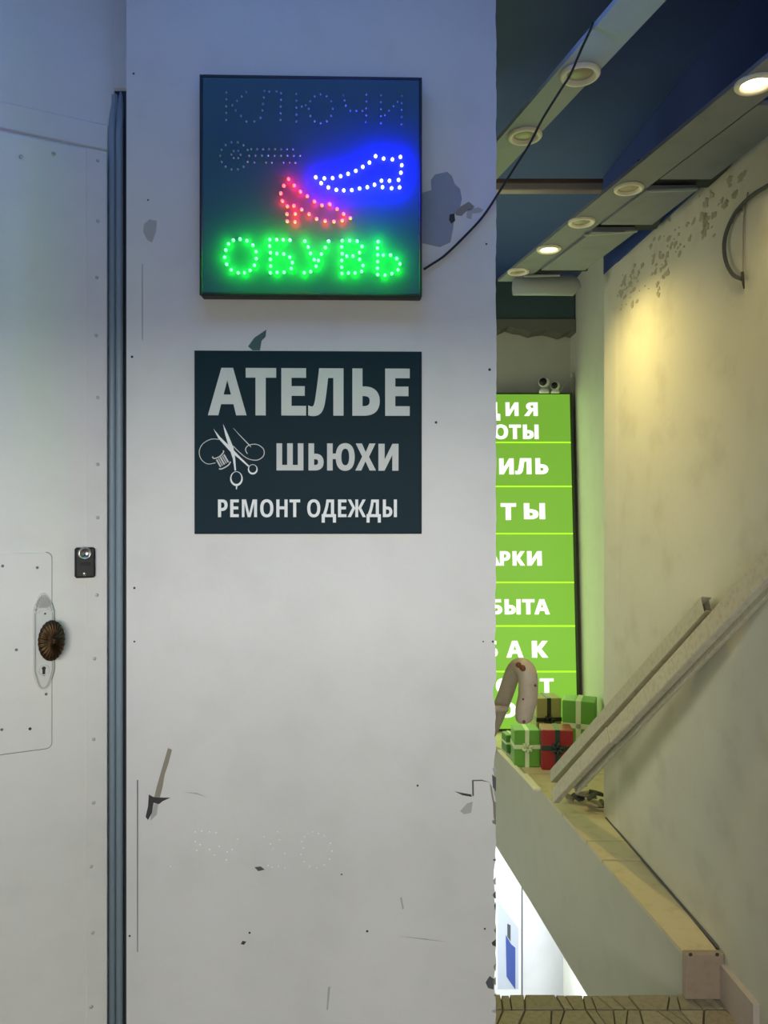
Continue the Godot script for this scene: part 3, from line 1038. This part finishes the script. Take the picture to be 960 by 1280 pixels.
const LED_NEAR := (1.73 - 0.035) / 1.73

func led_sign() -> void:
	var tl := fr(249, 93)
	var br := fr(527, 371)
	var mid := (tl + br) / 2.0
	var W := wall_frame(PF, FU)
	var o := thing("led_sign", "square dark LED sign with red and blue shoes and green lettering", "sign", W * Transform3D(Basis(), Vector3(mid.x * LED_NEAR, EYE + (mid.y - EYE) * LED_NEAR, 0)))
	var w := br.x - tl.x
	var h := tl.y - br.y
	# the casing's face is nearer than the wall, so it is that much smaller
	var k := LED_NEAR
	w *= k
	h *= k
	var st := mb()
	cbox(st, Vector3(w, h, 0.032), Transform3D(Basis(), Vector3(0, 0, 0.0165)), 0.003)
	build("casing", st, M.sign_black, o)
	st = mb()
	cbox(st, Vector3(w - 0.012, h - 0.012, 0.003), Transform3D(Basis(), Vector3(0, 0, 0.0335)), 0.001)
	build("panel", st, M.led_panel, o)
	# slim frame round the panel
	for s in [-1.0, 1.0]:
		st = mb()
		cbox(st, Vector3(0.006, h, 0.0045), Transform3D(Basis(), Vector3(s * (w / 2 - 0.003), 0, 0.0338)), 0.001)
		build("frame", st, M.sign_black, o)
		st = mb()
		cbox(st, Vector3(w - 0.012, 0.006, 0.0045), Transform3D(Basis(), Vector3(0, s * (h / 2 - 0.003), 0.0338)), 0.001)
		build("frame", st, M.sign_black, o)
	var dome := mb()
	lathe(dome, PackedVector2Array([Vector2(0.0036, 0.0), Vector2(0.0036, 0.003), Vector2(0.0030, 0.0052), Vector2(0.0016, 0.0065), Vector2(0.0, 0.007)]), 10)
	dome.generate_normals()
	var led: Mesh = dome.commit()
	var sets := [
		["blue_led", M.led_blue, Color(0.06, 0.0, 1.0), 0.0050, [[493, 456], [525, 460], [556, 459], [586, 452], [614, 443], [643, 432], [669, 417], [694, 401], [717, 377], [747, 386], [780, 389], [810, 380], [815, 411], [812, 439], [803, 466], [807, 494], [777, 497], [743, 493], [739, 469], [769, 469], [713, 484], [686, 493], [657, 498], [628, 504], [598, 505], [570, 503], [540, 494], [513, 478]]],
		["red_led", M.led_red, Color(1.0, 0.03, 0.06), 0.0024, [[391, 463], [373, 488], [412, 487], [362, 516], [435, 510], [461, 527], [488, 547], [516, 561], [545, 557], [573, 575], [597, 594], [623, 609], [592, 618], [561, 622], [528, 620], [496, 612], [468, 594], [440, 577], [368, 545], [387, 565], [411, 563], [385, 594], [416, 593], [386, 621], [415, 623]]],
		["green_led", M.led_green, Color(0.0, 1.0, 0.13), 0.0023, [
			[209, 688], [235, 694], [257, 711], [269, 735], [270, 761], [263, 786], [247, 805], [226, 814], [202, 814], [176, 803], [159, 782], [152, 756], [156, 729], [166, 706], [184, 692],
			[320, 690], [346, 690], [371, 691], [396, 692], [320, 714], [323, 739], [347, 742], [373, 744], [395, 756], [405, 776], [401, 798], [374, 812], [348, 813], [323, 814], [324, 789], [323, 764],
			[452, 696], [464, 718], [473, 742], [487, 765], [503, 768], [514, 744], [529, 720], [541, 696], [494, 790], [474, 810], [450, 814],
			[592, 694], [620, 694], [648, 696], [666, 716], [657, 739], [632, 752], [609, 752], [590, 718], [592, 743], [590, 768], [590, 793], [591, 817], [615, 815], [640, 815], [665, 809], [670, 787], [657, 764],
			[727, 698], [724, 722], [725, 747], [725, 772], [724, 797], [725, 821], [746, 748], [773, 748], [796, 761], [808, 781], [801, 803], [778, 817], [752, 823]]],
	]
	var lit := 0
	for s in sets:
		for p in s[4]:
			var q := zoomed(p[0], p[1], mid) * k
			var v := Vector3(q.x, q.y, 0.035)
			put(s[0], led, s[1], o).position = v
			lit += 1
			if s[0] == "blue_led" or lit % 2:
				omni("led_light", o, v + Vector3(0, 0, 0.0125), s[2], s[3], 0.004)
	# unlit diodes: a word and a key above
	var off := []
	for stroke in [
		[[157, 138], [156, 240], 5], [[232, 136], [180, 186], 4], [[192, 205], [232, 246], 3],                      # К
		[[300, 132], [292, 205], 4], [[285, 232], [262, 246], 2], [[318, 134], [345, 134], 2], [[362, 140], [360, 240], 5],   # Л
		[[420, 142], [420, 246], 5], [[440, 190], [455, 186], 2],                                                     # Ю
		[[597, 148], [605, 186], 3], [[622, 206], [668, 206], 3], [[683, 145], [681, 248], 5],                        # Ч
		[[738, 148], [737, 252], 5], [[752, 222], [800, 172], 4], [[816, 150], [815, 256], 5]]:                       # И
		for n in stroke[2]:
			var t: float = float(n) / (stroke[2] - 1)
			off.append([lerpf(stroke[0][0], stroke[1][0], t), lerpf(stroke[0][1], stroke[1][1], t)])
	for n in 12:                                                                                                     # ring of Ю
		off.append([511 + cos(TAU * n / 12.0) * 45, 198 + sin(TAU * n / 12.0) * 54])
	for n in 14:                                                                                                     # bow of the key
		off.append([188 + cos(TAU * n / 14.0) * 54, 375 + sin(TAU * n / 14.0) * 52])
	for n in 6:
		off.append([193 + cos(TAU * n / 6.0) * 17, 370 + sin(TAU * n / 6.0) * 15])
	for n in 8:                                                                                                      # shank and bit
		off.append([250 + n * 22.5, 350])
		off.append([266 + n * 24.0, 374])
		if n in [0, 2, 3, 5, 6, 7]:
			off.append([262 + n * 22.0, 400])
	for p in off:
		var q := zoomed(p[0], p[1], mid) * k
		put("unlit_led", led, M.led_off, o).transform = Transform3D(Basis().scaled(Vector3(0.62, 0.62, 0.55)), Vector3(q.x, q.y, 0.0345))

func tailor_sign() -> void:
	var W := wall_frame(PF, FU)
	var a := fr(243.5, 667.5)
	var b := fr(527, 440)
	var c := Vector2((a.x + b.x) / 2, (a.y + b.y) / 2)
	var o := thing("tailor_sign", "flat dark teal tailor's sign with pale lettering and a scissors emblem", "sign", W * Transform3D(Basis(), Vector3(c.x, c.y, 0)))
	var st := mb()
	cbox(st, Vector3(b.x - a.x, b.y - a.y, 0.004), Transform3D(Basis(), Vector3(0, 0, 0.0025)), 0.0008)
	build("board", st, M.teal, o)
	var z := 0.0047
	var rows := [["АТЕЛЬЕ", 260.5, 512, 520, 462, M.letter, 0.5], ["ШЬЮХ", 346, 470, 588.5, 555, M.letter, 0.5], ["РЕМОНТ ОДЕЖДЫ", 273, 496, 646.5, 624.5, M.letter_white, 0.0]]
	for r in rows:
		var p := fr(r[1], r[3]) - c
		var q := fr(r[2], r[4]) - c
		word(o, r[0], p.x, q.x, p.y, q.y - p.y, z, r[5], r[6])
	var ip := fr(473, 588.5) - c
	var iq := fr(498, 555) - c
	letter_i(o, ip.x, iq.x, ip.y, iq.y - ip.y, z, M.letter)
	# the emblem: scissors, a reel with its thread, a needle
	var S := func(x: float, y: float) -> Vector2: return fr(230.0 + x / 6.0, 510.0 + y / 6.0) - c
	var u := 0.0003   # one pixel of the enlarged view, in metres
	var z1 := z + 0.0008
	st = mb()
	ribbon(st, PackedVector2Array([S.call(226, 160), S.call(268, 225), S.call(362, 322), S.call(420, 375), S.call(488, 438)]), [1 * u, 17 * u, 26 * u, 15 * u, 11 * u], z - 0.0006, z1)
	ribbon(st, PackedVector2Array([S.call(297, 125), S.call(322, 200), S.call(358, 300), S.call(378, 380), S.call(388, 470)]), [1 * u, 20 * u, 30 * u, 17 * u, 11 * u], z - 0.0006, z1 + 0.0003)
	loop(st, S, 396, 528, 42, 50, 13 * u, z1 + 0.0003)
	loop(st, S, 518, 459, 32, 34, 11 * u, z1)
	ribbon(st, PackedVector2Array([S.call(398, 580), S.call(396, 610)]), [12 * u, 6 * u], z - 0.0006, z1)
	var em := build("scissors_emblem", st, M.letter_white, o)
	st = mb()
	ribbon(st, curve2([S.call(265, 237), S.call(205, 236), S.call(145, 270), S.call(118, 325), S.call(132, 385), S.call(180, 420), S.call(240, 412)]), [5 * u], z - 0.0006, z1 - 0.0003)
	ribbon(st, curve2([S.call(370, 285), S.call(420, 335), S.call(480, 380), S.call(550, 392), S.call(598, 360), S.call(598, 310), S.call(550, 275), S.call(490, 280), S.call(464, 310), S.call(478, 345)]), [6 * u], z - 0.0006, z1 - 0.0003)
	ribbon(st, PackedVector2Array([S.call(372, 152), S.call(420, 205), S.call(485, 272), S.call(505, 295)]), [1.5 * u, 5 * u, 8 * u, 4 * u], z - 0.0006, z1 - 0.0002)
	build("thread_and_needle_emblem", st, M.letter, o)
	st = mb()
	ribbon(st, curve2([S.call(216, 366), S.call(230, 380), S.call(270, 365), S.call(298, 335), S.call(298, 320)]), [8 * u, 11 * u, 8 * u], z - 0.0006, z1)
	ribbon(st, curve2([S.call(266, 458), S.call(290, 456), S.call(335, 430), S.call(352, 403)]), [9 * u, 11 * u, 9 * u], z - 0.0006, z1)
	for n in 5:
		var t := n / 4.0
		ribbon(st, PackedVector2Array([S.call(lerpf(248, 302, t), lerpf(388, 350, t)), S.call(lerpf(278, 335, t), lerpf(442, 408, t))]), [(12.0 if n % 2 == 0 else 7.0) * u], z - 0.0006, z1 - 0.0002)
	build("reel_emblem", st, M.letter, o)

func loop(st: SurfaceTool, S: Callable, x: float, y: float, rx: float, ry: float, w: float, z1: float) -> void:
	var p := PackedVector2Array()
	var ws := []
	for k in 28:
		var a := TAU * k / 28.0
		p.append(S.call(x + cos(a) * rx, y + sin(a) * ry))
		ws.append(w * (0.75 + 0.45 * sin(a)))
	ribbon(st, p, ws, 0.004, z1, true)

func curve2(pts: Array) -> PackedVector2Array:
	var v := []
	for p in pts:
		v.append(Vector3(p.x, p.y, 0))
	var out := PackedVector2Array()
	for p in spline(v, 7):
		out.append(Vector2(p.x, p.y))
	return out

const BOX_Z := 4.75
const BOX_Y := 0.155

func on_box(x: float, y: float) -> Vector2:      # place on the leaning face of the light box
	var k := (y - 640.0) / F
	var s := (EYE - BOX_Y - BOX_Z * k) / (0.9955 + 0.0945 * k)
	return Vector2((x - 480.0) / F * (BOX_Z + 0.0945 * s), s)

func light_box() -> void:
	var up := Vector3(0, 0.9955, -0.0945)
	var frame := Transform3D(Basis(Vector3.RIGHT, up, Vector3.RIGHT.cross(up)), Vector3(0, BOX_Y, -BOX_Z))
	var o := thing("light_box_sign", "tall glowing green light box of stacked rows with white lettering", "sign", frame)
	var xr := on_box(717, 700).x
	var xl := 0.30
	var ys := [492.0, 553.0, 608.0, 667.0, 728.0, 782.5, 839.5, 912.0]
	var st := mb()
	var top := on_box(700, 492).y
	cbox(st, Vector3(xr - xl + 0.03, top + 0.012, 0.07), Transform3D(Basis(), Vector3((xl + xr) / 2 + 0.006, top / 2, -0.040)), 0.004)
	build("case", st, M.sign_case, o)
	for k in 7:
		var a := on_box(700, ys[k]).y
		var b := on_box(700, ys[k + 1]).y
		st = mb()
		cbox(st, Vector3(xr - xl, a - b - 0.009, 0.006), Transform3D(Basis(), Vector3((xl + xr) / 2, (a + b) / 2, -0.003)), 0.001)
		build("panel", st, M.green_row[k], o)
		if k > 0:
			st = mb()
			cbox(st, Vector3(xr - xl, 0.009, 0.004), Transform3D(Basis(), Vector3((xl + xr) / 2, a, -0.003)), 0.0005)
			build("light_gap", st, M.green_line, o)
	for r in [["Ц", 603, 625, 521, 503], ["И", 632, 648, 520, 503], ["Я", 655, 672, 520, 503], ["ОТЫ", 617, 673, 549, 531], ["Т", 606, 620, 593, 573], ["И", 624, 642, 593, 573], ["ЛЬ", 644, 685, 593, 573], ["Т", 626, 645, 650, 629], ["Ы", 655, 681, 649, 629], ["А", 604, 625, 707, 689], ["РК", 625, 656, 707, 689], ["И", 659, 677, 707, 689], ["БЫТА", 614, 687, 768, 749], ["Б", 606, 622, 822, 801], ["А", 633, 654, 822, 801], ["К", 665, 685, 822, 801], ["О", 620, 640, 867, 848], ["Т", 675, 692, 866, 848], ["О", 622, 645, 897, 878]]:
		var p := on_box(r[1], r[3])
		var q := on_box(r[2], r[4])
		if r[0] == "И":
			letter_i(o, p.x, q.x, p.y, q.y - p.y, 0.0012, M.sign_white)
		else:
			word(o, r[0], p.x, q.x, p.y, q.y - p.y, 0.0012, M.sign_white, 0.6)
	area("light_box_glow", frame * Transform3D(Basis(Vector3.UP, PI), Vector3((xl + xr) / 2, top / 2, 0.02)) , Vector2(xr - xl, top), Color(0.82, 0.95, 0.60), 0.7)

# ------------------------------------------------------------------ things on the landing
func gift(label: String, x0: float, x1: float, y0: float, y1: float, z: float, depth: float, turn: float, paper: Material, rib: Material, bow: bool) -> void:   # its front between those pixels
	var a := at(x0, y1, z)
	var b := at(x1, y0, z)
	var w := b.x - a.x
	var h := b.y - LEDGE
	var o := thing("gift_box", label, "gift box", Transform3D(Basis(Vector3.UP, turn), Vector3((a.x + b.x) / 2, LEDGE, -z - depth / 2)), "wrapped gift boxes on the landing")
	var st := mb()
	cbox(st, Vector3(w, h, depth), Transform3D(Basis(), Vector3(0, h / 2, 0)), 0.004)
	build("box", st, paper, o)
	st = mb()
	var rw := w * 0.16
	cbox(st, Vector3(rw, h + 0.004, depth + 0.004), Transform3D(Basis(), Vector3(0, h / 2, 0)), 0.001)
	build("ribbon", st, rib, o)
	st = mb()
	cbox(st, Vector3(w + 0.004, rw, depth + 0.004), Transform3D(Basis(), Vector3(0, h * 0.55, 0)), 0.001)
	build("ribbon", st, rib, o)
	if bow:
		st = mb()
		for k in 6:
			var ang := TAU * k / 6.0 + 0.3
			var d := Vector3(cos(ang), sin(ang), 0)
			var c := Vector3(0, h * 0.55, depth / 2 + 0.004)
			var pts := []
			for t in 9:
				var f := t / 8.0
				pts.append(c + d * sin(f * PI) * w * 0.2 + Vector3(0, 0, 0.012 * sin(f * TAU) + 0.010) + d.cross(Vector3.BACK) * (f - 0.5) * 0.014)
			tube(st, PackedVector3Array(pts), [rw * 0.28], 6, 0.4)
		build("bow", st, rib, o)

func gifts() -> void:
	gift("small green gift box with thin white ribbon tucked behind the bowed one", 631, 647, 919, 950, 4.34, 0.09, 0.15, M.gift_dark_green, M.ribbon_white, true)
	gift("upright green gift box with a pale bow, front left of the pile", 643, 675, 913, 962, 4.10, 0.12, 0.0, M.gift_green, M.ribbon_white, true)
	gift("red gift box with dark ribbon beside the upright green one", 679, 718, 913, 966, 4.05, 0.13, -0.10, M.gift_red, M.ribbon_teal, true)
	gift("brown gift box with black ribbon behind the red one", 669, 701, 873, 930, 4.48, 0.13, 0.1, M.gift_brown, M.ribbon_black, true)
	gift("wide green gift box with white ribbon at the right of the pile", 709, 749, 877, 935, 4.27, 0.15, -0.35, M.gift_green, M.ribbon_white, false)

func boards() -> void:
	var out := Vector3(-1, 0, -0.055)
	# the long board: two lengths with an open joint
	var o := thing("handrail_board", "long pale board slanting up the right wall from the curb", "board")
	var a := at(694, 995, 3.53)
	var c := at(964, 705, 2.085)
	var f := (c - a) * 1.12
	var k := 0.33
	var st := mb()
	bar(st, a, a + f * k + Vector3(0, 0.004, 0), 0.066, 0.03, out, 0.003)
	build("lower_length", st, M.board, o)
	st = mb()
	bar(st, a + f * (k + 0.006) - Vector3(0, 0.002, 0), a + f, 0.068, 0.03, out, 0.003)
	build("upper_length", st, M.board, o)
	st = mb()
	bar(st, a + f * 0.10 + Vector3(0.026, -0.046, 0), a + f + Vector3(0.012, -0.046, 0), 0.036, 0.014, out, 0.003)
	build("shadow_strip", st, M.board_grey, o)  # added strip standing for the shadow band under the board
	# the hollow channel beside it
	var h := thing("cable_channel", "shorter hollow channel with an open dark end above the long board", "channel")
	a = at(692, 971, 3.62)
	c = at(884, 757, 2.42)
	var d := (c - a).normalized()
	var s := (out - d * out.dot(d)).normalized()
	var t := d.cross(s).normalized()
	if t.y < 0:
		t = -t
	for w in [["face", s * 0.016, 0.056, 0.003], ["back", -s * 0.012, 0.056, 0.003]]:
		st = mb()
		bar(st, a + w[1], c + w[1], w[2], w[3], out, 0.001)
		build(w[0], st, M.board_grey, h)
	for w in [t * 0.026, t * -0.026]:
		st = mb()
		bar(st, a + w, c + w + d * 0.01, 0.003, 0.032, out, 0.001)
		build("web", st, M.board_grey, h)
	st = mb()
	bar(st, c - d * 0.06, c - d * 0.03, 0.052, 0.026, out, 0.001)
	build("inner_shade", st, M.brown, h)  # dark fill added as the shade inside the open end

func small_things() -> void:
	# cable of the LED sign
	var n := wall_frame(PF, FU)
	var pts := []
	for p in [[529.5, 338, 0.008], [540, 331, 0.006], [556, 320, 0.006], [580, 297, 0.006], [603, 272, 0.006]]:
		var q := fr(p[0], p[1])
		pts.append(n * Vector3(q.x, q.y, p[2]))
	pts.append_array([at(624, 240, 1.73), at(643, 210, 1.74), at(662, 180, 1.74), at(678, 149, 1.73), at(701, 112, 1.70), at(713, 93, 1.69), at(726, 63, 1.66), at(738, 37, 1.634), at(741, 28, 1.63)])
	var st := mb()
	tube(st, spline(pts, 5), [0.0027], 8)
	tag(build("sign_cable", st, M.cable, self), "thin black cable running from the LED sign up to the ceiling strip", "cable")
	# loose cable on the right wall
	pts = []
	for p in [[975, 222], [960, 232], [938, 246], [918, 268], [906, 298], [907, 325], [916, 343], [928, 349]]:
		pts.append(right_point(p[0], p[1], 0.012))
	st = mb()
	tube(st, spline(pts, 5), [0.006], 8)
	var c := build("wall_cable", st, M.scar_dark, self)
	tag(c, "grey cable looping down the right wall below the ceiling", "cable")
	st = mb()
	tube(st, PackedVector3Array([right_point(928, 340, 0.014), right_point(929, 352, 0.012), right_point(930, 361, 0.006)]), [0.005, 0.004, 0.002], 6)
	build("frayed_end", st, M.chip, c)
	st = mb()
	tube(st, spline([right_point(935, 240, 0.004), right_point(930, 270, 0.004), right_point(929, 310, 0.004), right_point(929, 346, 0.005)], 4), [0.0022], 6)
	tag(build("wall_wire", st, M.scar_brown, self), "thin wire hanging straight inside the cable loop", "wire")
	# bent handrail end in front of the light box
	var h := thing("handrail_end", "bent worn handrail end hooking out from behind the pillar", "handrail")
	st = mb()
	pts = [at(585, 960, 2.95), at(612, 915, 2.75), at(630, 873, 2.58), at(640, 845, 2.50), at(650, 833, 2.44), at(659, 842, 2.40), at(660, 868, 2.40), at(656, 888, 2.40), at(655, 899, 2.40), at(655, 904, 2.40)]
	tube(st, spline(pts, 5), [0.026, 0.026, 0.026, 0.026, 0.026, 0.026, 0.026, 0.026, 0.026, 0.026, 0.026, 0.026, 0.026, 0.026, 0.026, 0.027, 0.028, 0.029, 0.030, 0.031, 0.032, 0.033, 0.034, 0.034, 0.034, 0.034, 0.034, 0.034, 0.034, 0.034, 0.034, 0.034, 0.034, 0.034, 0.033, 0.033, 0.032, 0.031, 0.031, 0.030, 0.029, 0.027, 0.024, 0.021, 0.017, 0.012], 18, 0.85)
	build("rail", st, M.hose, h)
	st = mb()
	var p0 := at(634, 886, 2.46)
	tube(st, PackedVector3Array([Vector3(0.24, p0.y, p0.z), p0, p0 + Vector3(0.004, 0, 0)]), [0.010, 0.010, 0.006], 12)
	build("bracket_pin", st, M.hose, h)
	for q in [[654, 836, 0.010], [649, 832, 0.009], [661, 850, 0.004], [669, 857, 0.005], [664, 867, 0.004], [654, 874, 0.004], [655, 902, 0.006]]:
		st = mb()
		var v := at(q[0], q[1], 2.372)
		lathe(st, PackedVector2Array([Vector2(q[2], -0.012), Vector2(q[2] * 0.8, 0.001), Vector2(0.0, 0.002)]), 9, Transform3D(Basis(), v))
		build("rust_spot", st, M.rust, h)
	# two small cameras on top of the light box
	for q in [[680, 484, 7.0, "round-headed white security camera on the light box, left of its twin"], [694, 486, 6.0, "squat white security camera on the light box, right of its twin"]]:
		var b := at(q[0], 492, 4.93)
		var r: float = q[2] / F * 4.93
		var o := thing("security_camera", q[3], "camera", Transform3D(Basis(Vector3.UP, -0.25), b + Vector3(0, 0.004, 0)), "cameras on the light box")
		st = mb()
		lathe(st, PackedVector2Array([Vector2(0, 0), Vector2(r * 0.9, 0), Vector2(r * 0.85, r * 0.5), Vector2(r * 0.55, r * 0.8), Vector2(0, r * 0.8)]), 18, Transform3D(Basis(Vector3.RIGHT, -PI / 2), Vector3.ZERO))
		build("base", st, M.plastic, o)
		var up := r * (1.9 if q[2] > 6.5 else 1.45)
		st = mb()
		var prof := PackedVector2Array()
		for i in 11:
			var t := PI * i / 10.0
			prof.append(Vector2(sin(t) * r, -cos(t) * r))
		lathe(st, prof, 20, Transform3D(Basis(), Vector3(0, up, 0)))
		build("head", st, M.plastic, o)
		st = mb()
		lathe(st, PackedVector2Array([Vector2(r * 0.72, r * 0.6), Vector2(r * 0.66, r * 0.86), Vector2(r * 0.4, r * 1.02), Vector2(0, r * 1.06)]), 18, Transform3D(Basis(), Vector3(-r * 0.12, up, 0)))
		build("lens", st, M.black, o)
	# conduit that leaves the cameras down the corner
	st = mb()
	tube(st, spline([at(700, 490, 4.97), at(705, 481, 4.98), Vector3(1.218, 2.37, -4.99), Vector3(1.227, 2.33, -4.99), Vector3(1.227, 1.6, -4.99), Vector3(1.227, 0.3, -4.99)], 4), [0.0045], 8)
	tag(build("camera_cable", st, M.plaster_grey, self), "thin pale cable running from the cameras down the alcove corner", "cable")
	# loose lath on the curb and rubble in the corner
	st = mb()
	var l0 := on_level(655, 968, LEDGE + 0.008)
	var l1 := on_level(672, 987, LEDGE + 0.008)
	bar(st, l0, l1, 0.035, 0.012, Vector3.UP, 0.002)
	tag(build("loose_lath", st, M.lath, self), "short loose lath lying on the curb at the boards' foot", "lath")
	st = mb()
	var g0 := on_level(624, 938, LEDGE + 0.006)
	var g1 := on_level(655, 970, LEDGE + 0.006)
	bar(st, g0, g1, 0.022, 0.01, Vector3.UP, 0.002)
	tag(build("edge_strip", st, M.lath, self), "thin strip along the curb's edge below the gift boxes", "strip")
	var spots := [[712, 1000, 0.10], [722, 1003, 0.09], [731, 1005, 0.10], [740, 1008, 0.10], [748, 1012, 0.08], [734, 998, 0.11], [745, 1002, 0.09], [724, 996, 0.09], [752, 1006, 0.08], [738, 1014, 0.07]]
	for k in spots.size():
		var q = spots[k]
		var v := on_level(q[0], q[1] + 2, LEDGE)
		var poly := PackedVector2Array()
		for i in 6:
			var t := TAU * i / 6.0
			var r: float = q[2] * rng.randf_range(0.32, 0.58)
			poly.append(Vector2(cos(t) * r, sin(t) * r * 0.6))
		st = mb()
		prism(st, poly, 0.0, rng.randf_range(0.006, 0.016), Transform3D(Basis.from_euler(Vector3(-PI / 2 + rng.randf_range(0.2, 0.8), rng.randf() * TAU, rng.randf_range(-0.25, 0.25))), Vector3.ZERO), 0.003)
		var o := build("rubble_shard", st, M.rubble[[0, 2, 0, 2, 0, 1, 2, 1, 0, 1][k]], self)
		o.position = v + Vector3(0, 0.018 + 0.011 * (k % 4), 0)
		tag(o, "broken shard in the rubble heap in the corner behind the boards", "rubble", "rubble shards in the corner")

func right_point(x: float, y: float, off: float) -> Vector3:
	var rx := (x - 480.0) / F
	var z := (0.99 + 0.055 * 3.44 - off) / (rx + 0.055)
	return at(x, y, z)
